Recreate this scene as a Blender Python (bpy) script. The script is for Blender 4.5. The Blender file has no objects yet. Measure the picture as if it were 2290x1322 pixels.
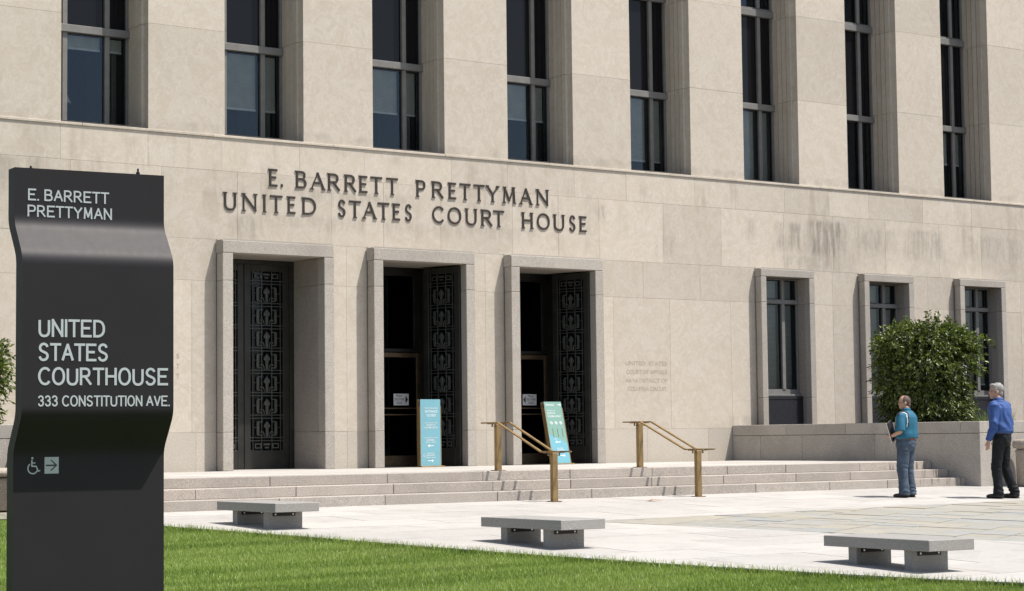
import bpy, bmesh, math, random
import numpy as np
from mathutils import Vector, Matrix, noise

S = bpy.context.scene
COL = S.collection
R = math.radians
rnd = random.Random(7)

# ------------------------------------------------------------------ camera
yaw, pitch, roll = 0.6267, 0.0691, -0.0114
F = Vector((math.sin(yaw)*math.cos(pitch), math.cos(yaw)*math.cos(pitch), math.sin(pitch)))
R0 = Vector((math.cos(yaw), -math.sin(yaw), 0))
U0 = R0.cross(F)
R2 = R0*math.cos(roll) + U0*math.sin(roll)
U2 = -R0*math.sin(roll) + U0*math.cos(roll)
cd = bpy.data.cameras.new('camera'); cam = bpy.data.objects.new('camera', cd); COL.objects.link(cam)
cam.matrix_world = Matrix(((R2.x, U2.x, -F.x, 0), (R2.y, U2.y, -F.y, 0), (R2.z, U2.z, -F.z, .95), (0, 0, 0, 1)))
cd.sensor_width = 36; cd.lens = 4600/2290*36; cd.clip_end = 2000; cd.clip_start = .1
S.camera = cam
# ------------------------------------------------------------------ light
SUN = Vector((.215, -.27, .73)).normalized()
el = math.asin(SUN.z); az = math.atan2(SUN.x, SUN.y)
W = bpy.data.worlds.new('World'); S.world = W; W.use_nodes = True
nt = W.node_tree; nt.nodes.clear()
sky = nt.nodes.new('ShaderNodeTexSky'); sky.sky_type = 'NISHITA'; sky.sun_disc = False
sky.sun_elevation = el; sky.sun_rotation = az; sky.air_density = 1.0; sky.dust_density = 2.6; sky.ozone_density = 1.0
bg = nt.nodes.new('ShaderNodeBackground'); bg.inputs[1].default_value = .105
wo = nt.nodes.new('ShaderNodeOutputWorld')
nt.links.new(sky.outputs[0], bg.inputs[0]); nt.links.new(bg.outputs[0], wo.inputs[0])
sl = bpy.data.lights.new('sun', 'SUN'); sl.energy = 4.2; sl.angle = R(.5); sl.color = (1, .962, .905)
so = bpy.data.objects.new('sun', sl); COL.objects.link(so)
so.rotation_euler = (-SUN).to_track_quat('-Z', 'Y').to_euler(); so.location = (20, 0, 30)
S.view_settings.view_transform = 'Standard'; S.view_settings.look = 'None'
S.view_settings.gamma = 1; S.view_settings.use_curve_mapping = False
S.view_settings.exposure = .62

# ------------------------------------------------------------------ materials
class NT:
    def __init__(s, name):
        s.m = bpy.data.materials.new(name); s.m.use_nodes = True
        s.t = s.m.node_tree; s.n = s.t.nodes; s.bsdf = s.n['Principled BSDF']; s.out = s.n['Material Output']
    def new(s, t, **k):
        n = s.n.new(t)
        for a, b in k.items():
            setattr(n, a, b)
        return n
    def link(s, a, b): s.t.links.new(a, b)
    def pos(s): return s.new('ShaderNodeNewGeometry').outputs['Position']
    def objc(s): return s.new('ShaderNodeTexCoord').outputs['Object']
    def rand(s): return s.new('ShaderNodeObjectInfo').outputs['Random']
    def noise(s, vec, scale, detail=3, rough=.5, stretch=None, dist=0):
        if stretch:
            mp = s.new('ShaderNodeMapping'); mp.inputs['Scale'].default_value = stretch
            s.link(vec, mp.inputs[0]); vec = mp.outputs[0]
        n = s.new('ShaderNodeTexNoise'); n.inputs['Scale'].default_value = scale
        n.inputs['Detail'].default_value = detail; n.inputs['Roughness'].default_value = rough
        n.inputs['Distortion'].default_value = dist
        s.link(vec, n.inputs['Vector']); return n.outputs['Fac']
    def ramp(s, fac, *st):
        r = s.new('ShaderNodeValToRGB'); e = r.color_ramp.elements
        while len(e) < len(st): e.new(.5)
        for i, (p, c) in enumerate(st):
            e[i].position = p
            e[i].color = (c, c, c, 1) if isinstance(c, (int, float)) else (*c, 1)
        s.link(fac, r.inputs[0]); return r.outputs[0]
    def math(s, op, a, b=0.0, clamp=False):
        m = s.new('ShaderNodeMath', operation=op, use_clamp=clamp)
        for i, v in enumerate((a, b)):
            if isinstance(v, (int, float)): m.inputs[i].default_value = v
            else: s.link(v, m.inputs[i])
        return m.outputs[0]
    def mix(s, fac, a, b, mode='MIX'):
        m = s.new('ShaderNodeMix', data_type='RGBA', blend_type=mode)
        for i, v in ((0, fac), (6, a), (7, b)):
            if isinstance(v, (int, float)): m.inputs[i].default_value = v
            elif isinstance(v, tuple): m.inputs[i].default_value = (*v, 1)
            else: s.link(v, m.inputs[i])
        return m.outputs[2]
    def col(s, c):
        if isinstance(c, tuple): s.bsdf.inputs['Base Color'].default_value = (*c, 1)
        else: s.link(c, s.bsdf.inputs['Base Color'])
    def bump(s, h, strength=.3, dist=.01):
        b = s.new('ShaderNodeBump'); b.inputs['Strength'].default_value = strength; b.inputs['Distance'].default_value = dist
        s.link(h, b.inputs['Height']); s.link(b.outputs[0], s.bsdf.inputs['Normal'])
    def set(s, **k):
        for a, v in k.items():
            s.bsdf.inputs[a.replace('_', ' ')].default_value = v
        return s

def box_mask(n, pos, x0, x1, z0, z1, soft=.15):
    """soft rectangle on the facade in metres (world X / Z)"""
    sp = n.new('ShaderNodeSeparateXYZ'); n.link(pos, sp.inputs[0])
    def edge(v, a, b):
        m = n.new('ShaderNodeMapRange', interpolation_type='SMOOTHSTEP')
        m.inputs[1].default_value = a; m.inputs[2].default_value = b
        n.link(v, m.inputs[0]); return m.outputs[0]
    f = n.math('MULTIPLY', edge(sp.outputs[0], x0-soft, x0+soft), edge(sp.outputs[0], x1+soft, x1-soft))
    g = n.math('MULTIPLY', edge(sp.outputs[2], z0-soft, z0+soft), edge(sp.outputs[2], z1+soft*.4, z1-soft*.4))
    return n.math('MULTIPLY', f, g)

def mat_limestone(name, a, b, stains=False):
    n = NT(name); p = n.pos()
    big = n.noise(p, .55, 3, .6)
    vein = n.noise(p, 2.3, 6, .72, dist=2.6)
    fine = n.noise(p, 9, 4, .8, stretch=(1, 1, .8), dist=1.5)
    grain = n.noise(p, 160, 2, .6)
    c = n.mix(n.ramp(big, (.3, 0), (.7, 1)), a, b)
    c = n.mix(n.math('MULTIPLY', n.ramp(vein, (.47, 0), (.56, 1)), .26), c, (.56, .52, .46))
    c = n.mix(n.math('MULTIPLY', n.ramp(fine, (.50, 0), (.64, 1)), .30), c, (.60, .565, .51))
    c = n.mix(n.math('MULTIPLY', n.ramp(vein, (.36, 1), (.46, 0)), .08), c, (.30, .245, .19))
    wisp = n.noise(p, 5.5, 5, .75, stretch=(1.0, 1.0, 1.35), dist=3.5)
    c = n.mix(n.math('MULTIPLY', n.ramp(wisp, (.485, 0), (.50, 1), (.515, 0)), .35), c, (.60, .565, .50))
    c = n.mix(.5, c, n.ramp(grain, (.25, .42), (.75, .60)), 'OVERLAY')
    t = n.math('ADD', n.math('MULTIPLY', n.rand(), .15), .925)
    c = n.mix(1, c, t, 'MULTIPLY')
    # rain streaks below the ledge
    streak = n.noise(p, 1.0, 4, .6, stretch=(3.6, 3.6, .55))
    blot = n.noise(p, .9, 3, .6)
    st = n.math('MULTIPLY', n.ramp(streak, (.50, 0), (.66, 1)), n.ramp(blot, (.42, 0), (.6, 1)))
    st = n.math('MULTIPLY', st, box_mask(n, p, 5, 60, 4.55, 6.15, .35))
    c = n.mix(n.math('MULTIPLY', st, .42), c, (.27, .225, .175))
    if stains:
        s2 = n.noise(p, 1.0, 6, .75, stretch=(7, 7, 1.0)); tot = None
        for (x0, x1, z0, z1, w) in ((29.75, 30.55, 4.85, 5.42, .8), (30.7, 31.75, 4.75, 5.5, 1.0), (28.95, 29.1, 5.05, 5.45, .8),
                                    (24.95, 25.2, 5.2, 5.5, .9), (32.1, 33.3, 4.95, 5.4, .55), (33.6, 34.9, 4.8, 5.45, .5), (16.9, 17.4, 4.45, 4.85, .6), (17.8, 23.4, 4.7, 4.93, .35),
                                    (18.2, 20.6, 5.2, 5.4, .5), (29.9, 31.6, 4.42, 4.72, .45), (28.3, 29.0, 1.1, 1.35, .45), (35.6, 37.5, 4.9, 5.4, .4), (11, 13.6, 5.0, 5.62, .55)):
            mk = n.math('MULTIPLY', box_mask(n, p, x0, x1, z0, z1, .16), w)
            tot = mk if tot is None else n.math('MAXIMUM', tot, mk)
        f = n.math('MULTIPLY', tot, n.ramp(s2, (.40, 0), (.58, 1)))
        c = n.mix(n.math('MULTIPLY', f, .62), c, (.15, .135, .115))
    # soiling just above the ledge at the foot of the piers
    m3 = n.math('MULTIPLY', box_mask(n, p, 5, 60, 6.2, 6.42, .14), n.ramp(n.noise(p, 3, 5, .7), (.42, 0), (.62, 1)))
    c = n.mix(n.math('MULTIPLY', m3, .35), c, (.25, .22, .18))
    n.col(c); n.set(Roughness=.85); n.bsdf.inputs['Specular IOR Level'].default_value = .25
    n.bump(n.math('ADD', grain, fine), .22, .004)
    return n.m

def mat_granite(name, a, b, speck=.06, scale=120, stain=0.0, pos='w', rough=.8):
    n = NT(name); p = n.pos()
    g = n.noise(p, scale, 2, .7); big = n.noise(p, 1.4, 4, .65)
    c = n.mix(n.ramp(big, (.3, 0), (.7, 1)), a, b)
    c = n.mix(n.ramp(g, (.36, .75), (.46, 0)), c, (speck, speck, speck*.95))
    c = n.mix(n.math('MULTIPLY', n.ramp(g, (.56, 0), (.64, 1)), .5), c, (.62, .58, .54))
    c = n.mix(1, c, n.math('ADD', n.math('MULTIPLY', n.rand(), .16), .9), 'MULTIPLY')
    if name == 'step_granite':          # black drips at the right hand ends
        dk = n.math('MULTIPLY', box_mask(n, p, 27.2, 28.6, -.1, .46, .35), n.ramp(n.noise(p, 1, 4, .7, stretch=(16, 3, 2.0)), (.52, 0), (.62, 1)))
        c = n.mix(n.math('MULTIPLY', dk, .8), c, (.07, .06, .05))
    if stain:
        s = n.noise(p, 1.6, 5, .7, stretch=(1, 1, .7), dist=.6)
        c = n.mix(n.math('MULTIPLY', n.ramp(s, (.5, 0), (.72, 1)), stain), c, (.17, .15, .125))
    n.col(c); n.set(Roughness=rough); n.bump(g, .25, .004)
    return n.m

def mat_plain(name, c, rough=.6, metal=0.0, var=.08, scale=6, spec=.5, bump=0, bscale=80):
    n = NT(name); p = n.objc()
    v = n.noise(p, scale, 4, .6)
    cc = n.mix(n.ramp(v, (.3, 0), (.7, 1)), tuple(x*(1-var) for x in c), tuple(min(1, x*(1+var)) for x in c))
    n.col(cc); n.set(Roughness=rough, Metallic=metal); n.bsdf.inputs['Specular IOR Level'].default_value = spec
    if bump: n.bump(n.noise(p, bscale, 3, .6), bump, .003)
    return n.m

def mat_glass(name, tint=(.55, .6, .62), refl=1.5):
    n = NT(name); n.n.remove(n.bsdf)
    tr = n.new('ShaderNodeBsdfTransparent'); tr.inputs[0].default_value = (*tint, 1)
    gl = n.new('ShaderNodeBsdfGlossy'); gl.inputs['Roughness'].default_value = .015; gl.inputs[0].default_value = (.66, .80, 1, 1)
    fr = n.new('ShaderNodeFresnel'); fr.inputs[0].default_value = refl
    bp = n.new('ShaderNodeBump'); bp.inputs['Strength'].default_value = .015; bp.inputs['Distance'].default_value = .05
    n.link(n.noise(n.pos(), 1.1, 1), bp.inputs['Height']); n.link(bp.outputs[0], gl.inputs['Normal'])
    mx = n.new('ShaderNodeMixShader'); n.link(fr.outputs[0], mx.inputs[0]); n.link(tr.outputs[0], mx.inputs[1]); n.link(gl.outputs[0], mx.inputs[2])
    n.link(mx.outputs[0], n.out.inputs[0]); return n.m

def mat_leaf(name, stops, rough=.45, trans=.35, key='pos', scale=6, bands=False):
    n = NT(name); p = n.pos()
    at = n.new('ShaderNodeAttribute'); at.attribute_name = 'tone'
    f = n.math('ADD', n.math('MULTIPLY', at.outputs['Fac'], .65), n.math('MULTIPLY', n.noise(p, scale, 3, .6), .35))
    c = n.ramp(f, *stops)
    if bands:
        mp = n.new('ShaderNodeMapping'); mp.inputs['Rotation'].default_value = (0, 0, R(35.9)); mp.inputs['Scale'].default_value = (.12, 1.9, 1)
        n.link(p, mp.inputs[0])
        b = n.noise(mp.outputs[0], 1.0, 3, .6)
        c = n.mix(n.ramp(b, (.42, .0), (.58, .8)), c, (.31, .38, .11))
        c = n.mix(n.ramp(b, (.36, .20), (.5, .0)), c, (.045, .085, .012))
        c = n.mix(n.math('MULTIPLY', n.ramp(n.noise(p, .8, 3, .6), (.5, 0), (.7, 1)), .35), c, (.30, .32, .12))
    n.col(c); n.set(Roughness=rough)
    tl = n.new('ShaderNodeBsdfTranslucent'); n.link(n.mix(1, c, (1.3, 1.5, .6), 'MULTIPLY'), tl.inputs[0])
    mx = n.new('ShaderNodeMixShader'); mx.inputs[0].default_value = trans
    n.link(n.bsdf.outputs[0], mx.inputs[1]); n.link(tl.outputs[0], mx.inputs[2]); n.link(mx.outputs[0], n.out.inputs[0])
    return n.m

M = {}
M['lime'] = mat_limestone('limestone', (.448, .392, .320), (.476, .415, .338), True)
M['base'] = mat_granite('base_stone', (.44, .39, .32), (.48, .425, .35), .30, 60)
M['mortar'] = mat_plain('mortar', (.40, .35, .27), .9)
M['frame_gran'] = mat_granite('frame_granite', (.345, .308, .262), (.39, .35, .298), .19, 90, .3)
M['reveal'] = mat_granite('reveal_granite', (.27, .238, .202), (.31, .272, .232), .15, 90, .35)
M['step_gran'] = mat_granite('step_granite', (.335, .295, .252), (.39, .34, .292), .18, 75, .3)
M['wall_gran'] = mat_granite('planter_granite', (.34, .31, .27), (.385, .35, .305), .17, 70, .35)
M['tread'] = mat_granite('landing_granite', (.385, .36, .325), (.42, .395, .36), .32, 75)
M['pave'] = mat_granite('paving_granite', (.37, .35, .322), (.40, .38, .35), .30, 90, .30)
M['joint'] = mat_plain('paving_joint', (.24, .22, .185), .95)
M['conc'] = mat_granite('bench_granite', (.25, .238, .218), (.27, .257, .236), .17, 150, 0, rough=.65)
M['flag'] = None
M['alu'] = mat_plain('window_metal', (.175, .17, .16), .55, .0, .12, spec=.35)
M['bolt'] = mat_plain('bolt_steel', (.55, .55, .55), .35, .9)
M['bronze'] = mat_plain('dark_bronze', (.035, .034, .030), .42, .5, .25, 4)
M['bronze_hi'] = mat_plain('grille_bronze', (.075, .078, .070), .42, .5, .2, 9)
M['brass'] = mat_plain('satin_brass', (.30, .205, .095), .5, .7, .2, 8)
M['brass_dk'] = mat_plain('aged_brass', (.20, .14, .085), .45, .8, .2, 8)
M['letter'] = mat_plain('letter_bronze', (.055, .045, .038), .5, .5, .35, 14)
M['black_gran'] = mat_plain('apron_panel', (.022, .022, .027), .35, 0, .2, 20, .25)
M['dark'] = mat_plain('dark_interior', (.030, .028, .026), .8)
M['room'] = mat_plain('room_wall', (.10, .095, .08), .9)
M['curtain'] = mat_plain('room_partition', (.12, .115, .09), .9)
M['blind'] = mat_plain('blind_slat', (.78, .77, .72), .6)
M['lampshade'] = mat_plain('lampshade_paper', (.75, .73, .65), .8)
M['glass'] = mat_glass('window_glass', (.80, .84, .84), 1.62)
M['glass_dk'] = mat_plain('spandrel_glass', (.008, .008, .010), .05, 0, 0, 1, .22)
M['glass_door'] = mat_glass('door_glass', (.35, .35, .35), 1.4)
M['sign'] = mat_plain('sign_metal', (.0205, .0185, .0205), .50, 0, .06, 3, .20)
_m = M['sign']; _t = _m.node_tree; _b = _t.nodes['Principled BSDF']
_tc = _t.nodes.new('ShaderNodeTexCoord'); _mp = _t.nodes.new('ShaderNodeMapping'); _mp.inputs['Scale'].default_value = (9, 9, .5)
_nz = _t.nodes.new('ShaderNodeTexNoise'); _nz.inputs['Scale'].default_value = 3; _nz.inputs['Detail'].default_value = 6
_mr = _t.nodes.new('ShaderNodeMapRange'); _mr.inputs[1].default_value = .3; _mr.inputs[2].default_value = .7; _mr.inputs[3].default_value = .50; _mr.inputs[4].default_value = .52
_t.links.new(_tc.outputs['Object'], _mp.inputs[0]); _t.links.new(_mp.outputs[0], _nz.inputs['Vector']); _t.links.new(_nz.outputs['Fac'], _mr.inputs[0]); _t.links.new(_mr.outputs[0], _b.inputs['Roughness'])
M['sign_txt'] = mat_plain('sign_lettering', (.42, .45, .46), .55, 0, .03)
M['teal'] = mat_plain('teal_board', (.165, .37, .43), .5, 0, .04)
M['white'] = mat_plain('white_print', (.78, .78, .76), .6, 0, .02)
M['paper'] = mat_plain('paper', (.70, .70, .68), .7, 0, .02)
M['ink'] = mat_plain('black_ink', (.02, .02, .02), .6, 0, 0)
M['soil'] = mat_plain('soil', (.055, .042, .028), .95, 0, .3, 20)
M['bark'] = mat_plain('bark', (.07, .05, .035), .9, 0, .3, 20)
M['asphalt'] = mat_plain('street_ground', (.14, .14, .135), .9, 0, .15, 1)
M['edge'] = mat_plain('lawn_edging', (.035, .03, .028), .8)
M['leaf'] = mat_leaf('shrub_leaf', ((.15, (.032, .048, .010)), (.5, (.080, .108, .020)), (.85, (.19, .22, .044))), .38, .25, scale=2)
M['grass'] = mat_leaf('grass_blade', ((.1, (.085, .145, .022)), (.5, (.19, .275, .045)), (.9, (.36, .42, .13))), .5, .3, scale=3, bands=True)
M['weed'] = mat_leaf('weed_leaf', ((.1, (.06, .09, .02)), (.5, (.11, .16, .04)), (.9, (.20, .24, .09))), .5, .3)
M['urn'] = mat_granite('urn_stone', (.30, .25, .20), (.34, .29, .23), .14, 70)
M['skin'] = mat_plain('skin', (.43, .245, .165), .5, 0, .12, 14)
M['hair_grey'] = mat_plain('grey_hair', (.25, .235, .215), .6, 0, .35, 60, bump=.5, bscale=150)
M['hair_dark'] = mat_plain('cropped_dark_hair', (.085, .052, .040), .7, 0, .2, 50)
M['teal_shirt'] = mat_plain('teal_knit', (.008, .105, .175), .8, 0, .07, 5)
M['blue_shirt'] = mat_plain('blue_cotton', (.022, .066, .225), .7, 0, .08, 6)
M['denim'] = mat_plain('denim', (.045, .068, .10), .85, 0, .38, 7, bump=.3, bscale=300)
M['black_cloth'] = mat_plain('black_cloth', (.007, .008, .010), .7, 0, .2, 5, .25)
M['leather'] = mat_plain('dark_leather', (.022, .014, .010), .4, 0, .2, 9)
M['belt'] = mat_plain('brown_leather', (.10, .035, .016), .5, 0, .1)
n = NT('flagstone'); p = n.pos(); rr = n.rand()
c = n.ramp(rr, (0, (.275, .265, .225)), (.2, (.31, .285, .235)), (.4, (.27, .28, .265)), (.6, (.33, .295, .235)), (.8, (.29, .285, .265)), (1, (.255, .265, .262)))
v = n.noise(p, 3.5, 5, .7); c = n.mix(n.ramp(v, (.35, .5), (.65, 0)), c, (.21, .20, .16))
c = n.mix(n.math('MULTIPLY', n.ramp(n.noise(p, 12, 4, .7), (.58, 0), (.7, 1)), .4), c, (.42, .40, .34))
n.col(c); n.set(Roughness=.8); n.bump(v, .4, .01); M['flag'] = n.m
n = NT('entrance_board'); p = n.objc()
sp = n.new('ShaderNodeSeparateXYZ'); n.link(p, sp.inputs[0])
e = n.math('ADD', sp.outputs[2], n.math('MULTIPLY', sp.outputs[0], .42))
f = n.math('GREATER_THAN', n.math('ADD', e, n.math('MULTIPLY', n.noise(p, 5, 2), .05)), .60)
n.col(n.mix(f, (.14, .36, .43), (.17, .31, .26))); n.set(Roughness=.5); M['teal2'] = n.m

# ------------------------------------------------------------------ helpers
class MB:
    def __init__(s): s.v = []; s.f = []
    def add(s, vs, fs):
        o = len(s.v); s.v += [tuple(x) for x in vs]; s.f += [tuple(o+i for i in f) for f in fs]
    def box(s, x0, x1, y0, y1, z0, z1, c=0.0):
        if c <= 0:
            s.add([(x, y, z) for z in (z0, z1) for y in (y0, y1) for x in (x0, x1)],
                  [(0, 2, 3, 1), (4, 5, 7, 6), (0, 1, 5, 4), (2, 6, 7, 3), (0, 4, 6, 2), (1, 3, 7, 5)]); return
        bm = bmesh.new(); bmesh.ops.create_cube(bm, size=1)
        for v in bm.verts: v.co = Vector(((x0+x1)/2+v.co.x*(x1-x0), (y0+y1)/2+v.co.y*(y1-y0), (z0+z1)/2+v.co.z*(z1-z0)))
        bmesh.ops.bevel(bm, geom=bm.edges[:], offset=c, segments=1, affect='EDGES')
        bm.verts.index_update(); s.add([v.co for v in bm.verts], [[v.index for v in f.verts] for f in bm.faces]); bm.free()
    def prism(s, poly, top, bot):
        """poly ccw list of (x,y); top/bot: functions (x,y)->z or numbers"""
        t = top if callable(top) else (lambda x, y: top); b = bot if callable(bot) else (lambda x, y: bot)
        k = len(poly)
        s.add([(x, y, b(x, y)) for x, y in poly]+[(x, y, t(x, y)) for x, y in poly],
              [tuple(range(k))[::-1], tuple(range(k, 2*k))]+[(i, (i+1) % k, k+(i+1) % k, k+i) for i in range(k)])
    def plate(s, poly, y0, y1):
        """polygon in XZ extruded from y0 (front) to y1"""
        k = len(poly)
        s.add([(x, y0, z) for x, z in poly]+[(x, y1, z) for x, z in poly],
              [tuple(range(k)), tuple(range(k, 2*k))[::-1]]+[(i, k+i, k+(i+1) % k, (i+1) % k) for i in range(k)])
    def tube(s, pts, rad, n=10, cap=True):
        pts = [Vector(p) for p in pts]; rad = rad if isinstance(rad, (list, tuple)) else [rad]*len(pts)
        rings = []
        a = None
        for i, p in enumerate(pts):
            d = (pts[min(i+1, len(pts)-1)]-pts[max(i-1, 0)]).normalized()
            if a is None: a = d.cross(Vector((0, 0, 1)) if abs(d.z) < .9 else Vector((0, 1, 0))).normalized()
            else: a = (a-d*a.dot(d)).normalized()
            b = d.cross(a)
            rings.append([p+(a*math.cos(t)+b*math.sin(t))*rad[i] for t in [2*math.pi*k/n for k in range(n)]])
        fs = [(j*n+k, j*n+(k+1) % n, (j+1)*n+(k+1) % n, (j+1)*n+k) for j in range(len(pts)-1) for k in range(n)]
        if cap: fs += [tuple(range(n))[::-1], tuple((len(pts)-1)*n+k for k in range(n))]
        s.add([v for r in rings for v in r], fs)
    def lathe(s, prof, cx, cy, n=28):
        s.add([(cx+r*math.cos(2*math.pi*k/n), cy+r*math.sin(2*math.pi*k/n), z) for r, z in prof for k in range(n)],
              [(j*n+k, j*n+(k+1) % n, (j+1)*n+(k+1) % n, (j+1)*n+k) for j in range(len(prof)-1) for k in range(n)]
              + [tuple(range(n))[::-1], tuple((len(prof)-1)*n+k for k in range(n))])
    def ell(s, c, r, rot=None, nu=20, nv=12):
        vs = []; c = Vector(c)
        for j in range(nv+1):
            th = math.pi*j/nv
            for k in range(nu):
                ph = 2*math.pi*k/nu
                v = Vector((r[0]*math.sin(th)*math.cos(ph), r[1]*math.sin(th)*math.sin(ph), r[2]*math.cos(th)))
                if rot: v = rot @ v
                vs.append(c+v)
        s.add(vs, [(j*nu+k, (j+1)*nu+k, (j+1)*nu+(k+1) % nu, j*nu+(k+1) % nu) for j in range(nv) for k in range(nu)])
    def xf(s, fn): s.v = [tuple(fn(Vector(v))) for v in s.v]; return s
    def mesh(s, name, mat, smooth=False):
        me = bpy.data.meshes.new(name); me.from_pydata(s.v, [], s.f)
        if mat: me.materials.append(mat)
        if smooth: me.polygons.foreach_set('use_smooth', [True]*len(me.polygons))
        me.update(); return me

def link(name, me, parent=None, loc=None, label=None, kind=None, world=True):
    o = bpy.data.objects.new(name, me); COL.objects.link(o)
    if parent:
        o.parent = parent
        if loc is not None: o.location = loc
        elif world: o.location = -wloc(parent)
    elif loc is not None: o.location = loc
    if label: o['label'] = label
    if kind: o['kind'] = kind
    return o
def wloc(o):
    v = Vector((0, 0, 0))
    while o: v = v+o.location; o = o.parent
    return v
def tag(o, label, cat, group=None):
    o['label'] = label; o['category'] = cat
    if group: o['group'] = group
    return o
def thing(name, label, cat, loc=(0, 0, 0), rz=0, group=None):
    o = bpy.data.objects.new(name, None); COL.objects.link(o); o.location = loc; o.rotation_euler = (0, 0, rz); o.empty_display_size = .1
    return tag(o, label, cat, group)
def copy_tree(o, parent=None):
    c = o.copy(); COL.objects.link(c); c.parent = parent
    for ch in o.children: copy_tree(ch, c)
    return c
def part(name, mb, mat, parent, smooth=False, **k): return link(name, mb.mesh(name, mat, smooth), parent, **k)

def text_verts(st):
    cu = bpy.data.curves.new('t', 'FONT'); cu.body = st; cu.size = 1; cu.extrude = .5; cu.resolution_u = 3
    ob = bpy.data.objects.new('t', cu); COL.objects.link(ob)
    me = bpy.data.meshes.new_from_object(ob.evaluated_get(bpy.context.evaluated_depsgraph_get()))
    bpy.data.objects.remove(ob); bpy.data.curves.remove(cu); return me
def text(name, st, o, u, v, w, h, depth, mat, parent, bold=0.0, loc=None, smooth=False):
    """st fitted into width w / height h on the plane o + u,v ; extruded towards u x v by depth"""
    me = text_verts(st); o, u, v = Vector(o), Vector(u), Vector(v); nn = u.cross(v)
    xs = [q.co.x for q in me.vertices]; ys = [q.co.y for q in me.vertices]
    a, b, c_, d = min(xs), max(xs), min(ys), max(ys)
    for q in me.vertices:
        q.co = o+u*((q.co.x-a)/(b-a)*w)+v*((q.co.y-c_)/(d-c_)*h)+nn*((q.co.z+.5)*depth)
    me.materials.clear(); me.materials.append(mat); me.name = name
    o_ = link(name, me, parent, loc=loc)
    if h < .06 or name == 'carved_line': o_['kind'] = 'stuff'
    return o_

D = 31.585           # facade plane
L = .4384            # landing height
RI, TR, Y1 = .1461, .403, 25.357
XW = 28.40           # planter wall / end of steps
HW = 1.157
SL = .035
def gz(x, y): return -SL*max(0, Y1-y) if y > -6 else -SL*(Y1+6)

def clip(poly, px, py, nx, ny):
    """keep the side where (p-P).n >= 0"""
    out = []
    for i in range(len(poly)):
        a, b = poly[i], poly[(i+1) % len(poly)]
        da = (a[0]-px)*nx+(a[1]-py)*ny; db = (b[0]-px)*nx+(b[1]-py)*ny
        if da >= 0: out.append(a)
        if da*db < 0:
            t = da/(da-db); out.append((a[0]+t*(b[0]-a[0]), a[1]+t*(b[1]-a[1])))
    return out
def area(p): return .5*sum(p[i][0]*p[(i+1) % len(p)][1]-p[(i+1) % len(p)][0]*p[i][1] for i in range(len(p)))

# ------------------------------------------------------------------ ground
mb = MB()
ys = [-400, -6, 0, 10, 20, Y1, 400]
for a, b in zip(ys, ys[1:]):
    mb.add([(-400, a, gz(0, a)-.12), (400, a, gz(0, a)-.12), (400, b, gz(0, b)-.12), (-400, b, gz(0, b)-.12)], [(0, 1, 2, 3)])
part('ground', mb, M['asphalt'], None, kind='structure')

EDGE = [(9.5, 31.5), (10.2, 29.2), (10.804, 26.834), (11.385, 23.01), (12.0, 20.9), (12.537, 18.7), (13.096, 16.85), (13.70, 15.30), (14.30, 13.9), (15.05, 12.72), (16.1, 11.3), (17.5, 9.8), (19.5, 8.2)]
def edge_x(y):
    for (x0, y0), (x1, y1) in zip(EDGE, EDGE[1:]):
        if y1 <= y <= y0: return x0+(x1-x0)*(y-y0)/(y1-y0)
    return EDGE[0][0] if y > EDGE[0][1] else EDGE[-1][0]
# flag region : left of/inside near line, below far line
FN = (16.70, 20.85); FNd = Vector((2.31, -4.95)).normalized(); FNn = (-FNd.y, FNd.x)     # normal to the right (+x)
FF = (17.07, 21.27); FFd = Vector((8.63, .48)).normalized(); FFn = (FFd.y, -FFd.x)       # normal to -y
paving = thing('paving', 'pale granite paving', 'paving', (20, 22, 0)); del paving['category']; paving['kind'] = 'structure'; paving['label'] = 'pale granite paving slabs in front of the steps'
mb = MB()
x_ = [8, 14, 20, 26, 32, 44]
for a, b in zip([8, 14, 20, Y1, 30], [14, 20, Y1, 30, 32]):
    mb.add([(7.6 if a > 22 else edge_x(a)+.04, a, gz(0, a)-.016), (60, a, gz(0, a)-.016), (60, b, gz(0, b)-.016), (7.6 if b > 26 else edge_x(b)+.04, b, gz(0, b)-.016)], [(0, 1, 2, 3)])
part('joint_bed', mb, M['joint'], paving)
cnt = 0
g = .004
ang = R(-7)
sx, sy = 1.52, .92
row = 0
y = 8.0
while y < 25.4:
    x = 8.0+(row % 2)*sx*.5
    while x < 44:
        cell = [(x+g, y+g), (x+sx-g, y+g), (x+sx-g, y+sy-g), (x+g, y+sy-g)]
        x += sx
        if cell[2][1] > Y1-.002: cell = clip(cell, 0, Y1-.002, 0, -1)
        if len(cell) < 3: continue
        cy = sum(c[1] for c in cell)/len(cell)
        e0, e1 = edge_x(cy-.4), edge_x(cy+.4)
        d = Vector((e1-e0, .8)).normalized()
        cell = clip(cell, (e0+e1)/2+.03, cy, d.y, -d.x)
        if len(cell) < 3 or abs(area(cell)) < .01: continue
        A = clip(cell, FF[0], FF[1], -FFn[0], -FFn[1])
        B = clip(clip(cell, FF[0], FF[1], *FFn), FN[0], FN[1], -FNn[0], -FNn[1]) if len(cell) > 2 else []
        for pl in (A, B):
            if len(pl) > 2 and abs(area(pl)) > .02:
                cx = sum(c[0] for c in pl)/len(pl)
                # only what the photograph can see (plus a margin)
                if cx > 33 or (cx-10) > (cy-8)*1.75+5: continue
                dz = rnd.uniform(-.0012, .0012)
                m = MB(); m.prism(pl, lambda a, b, dz=dz: gz(a, b)+dz, lambda a, b: gz(a, b)-.05)
                part('paving_slab', m, M['pave'], paving); cnt += 1
    y += sy; row += 1
print('paving slabs', cnt)

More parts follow.
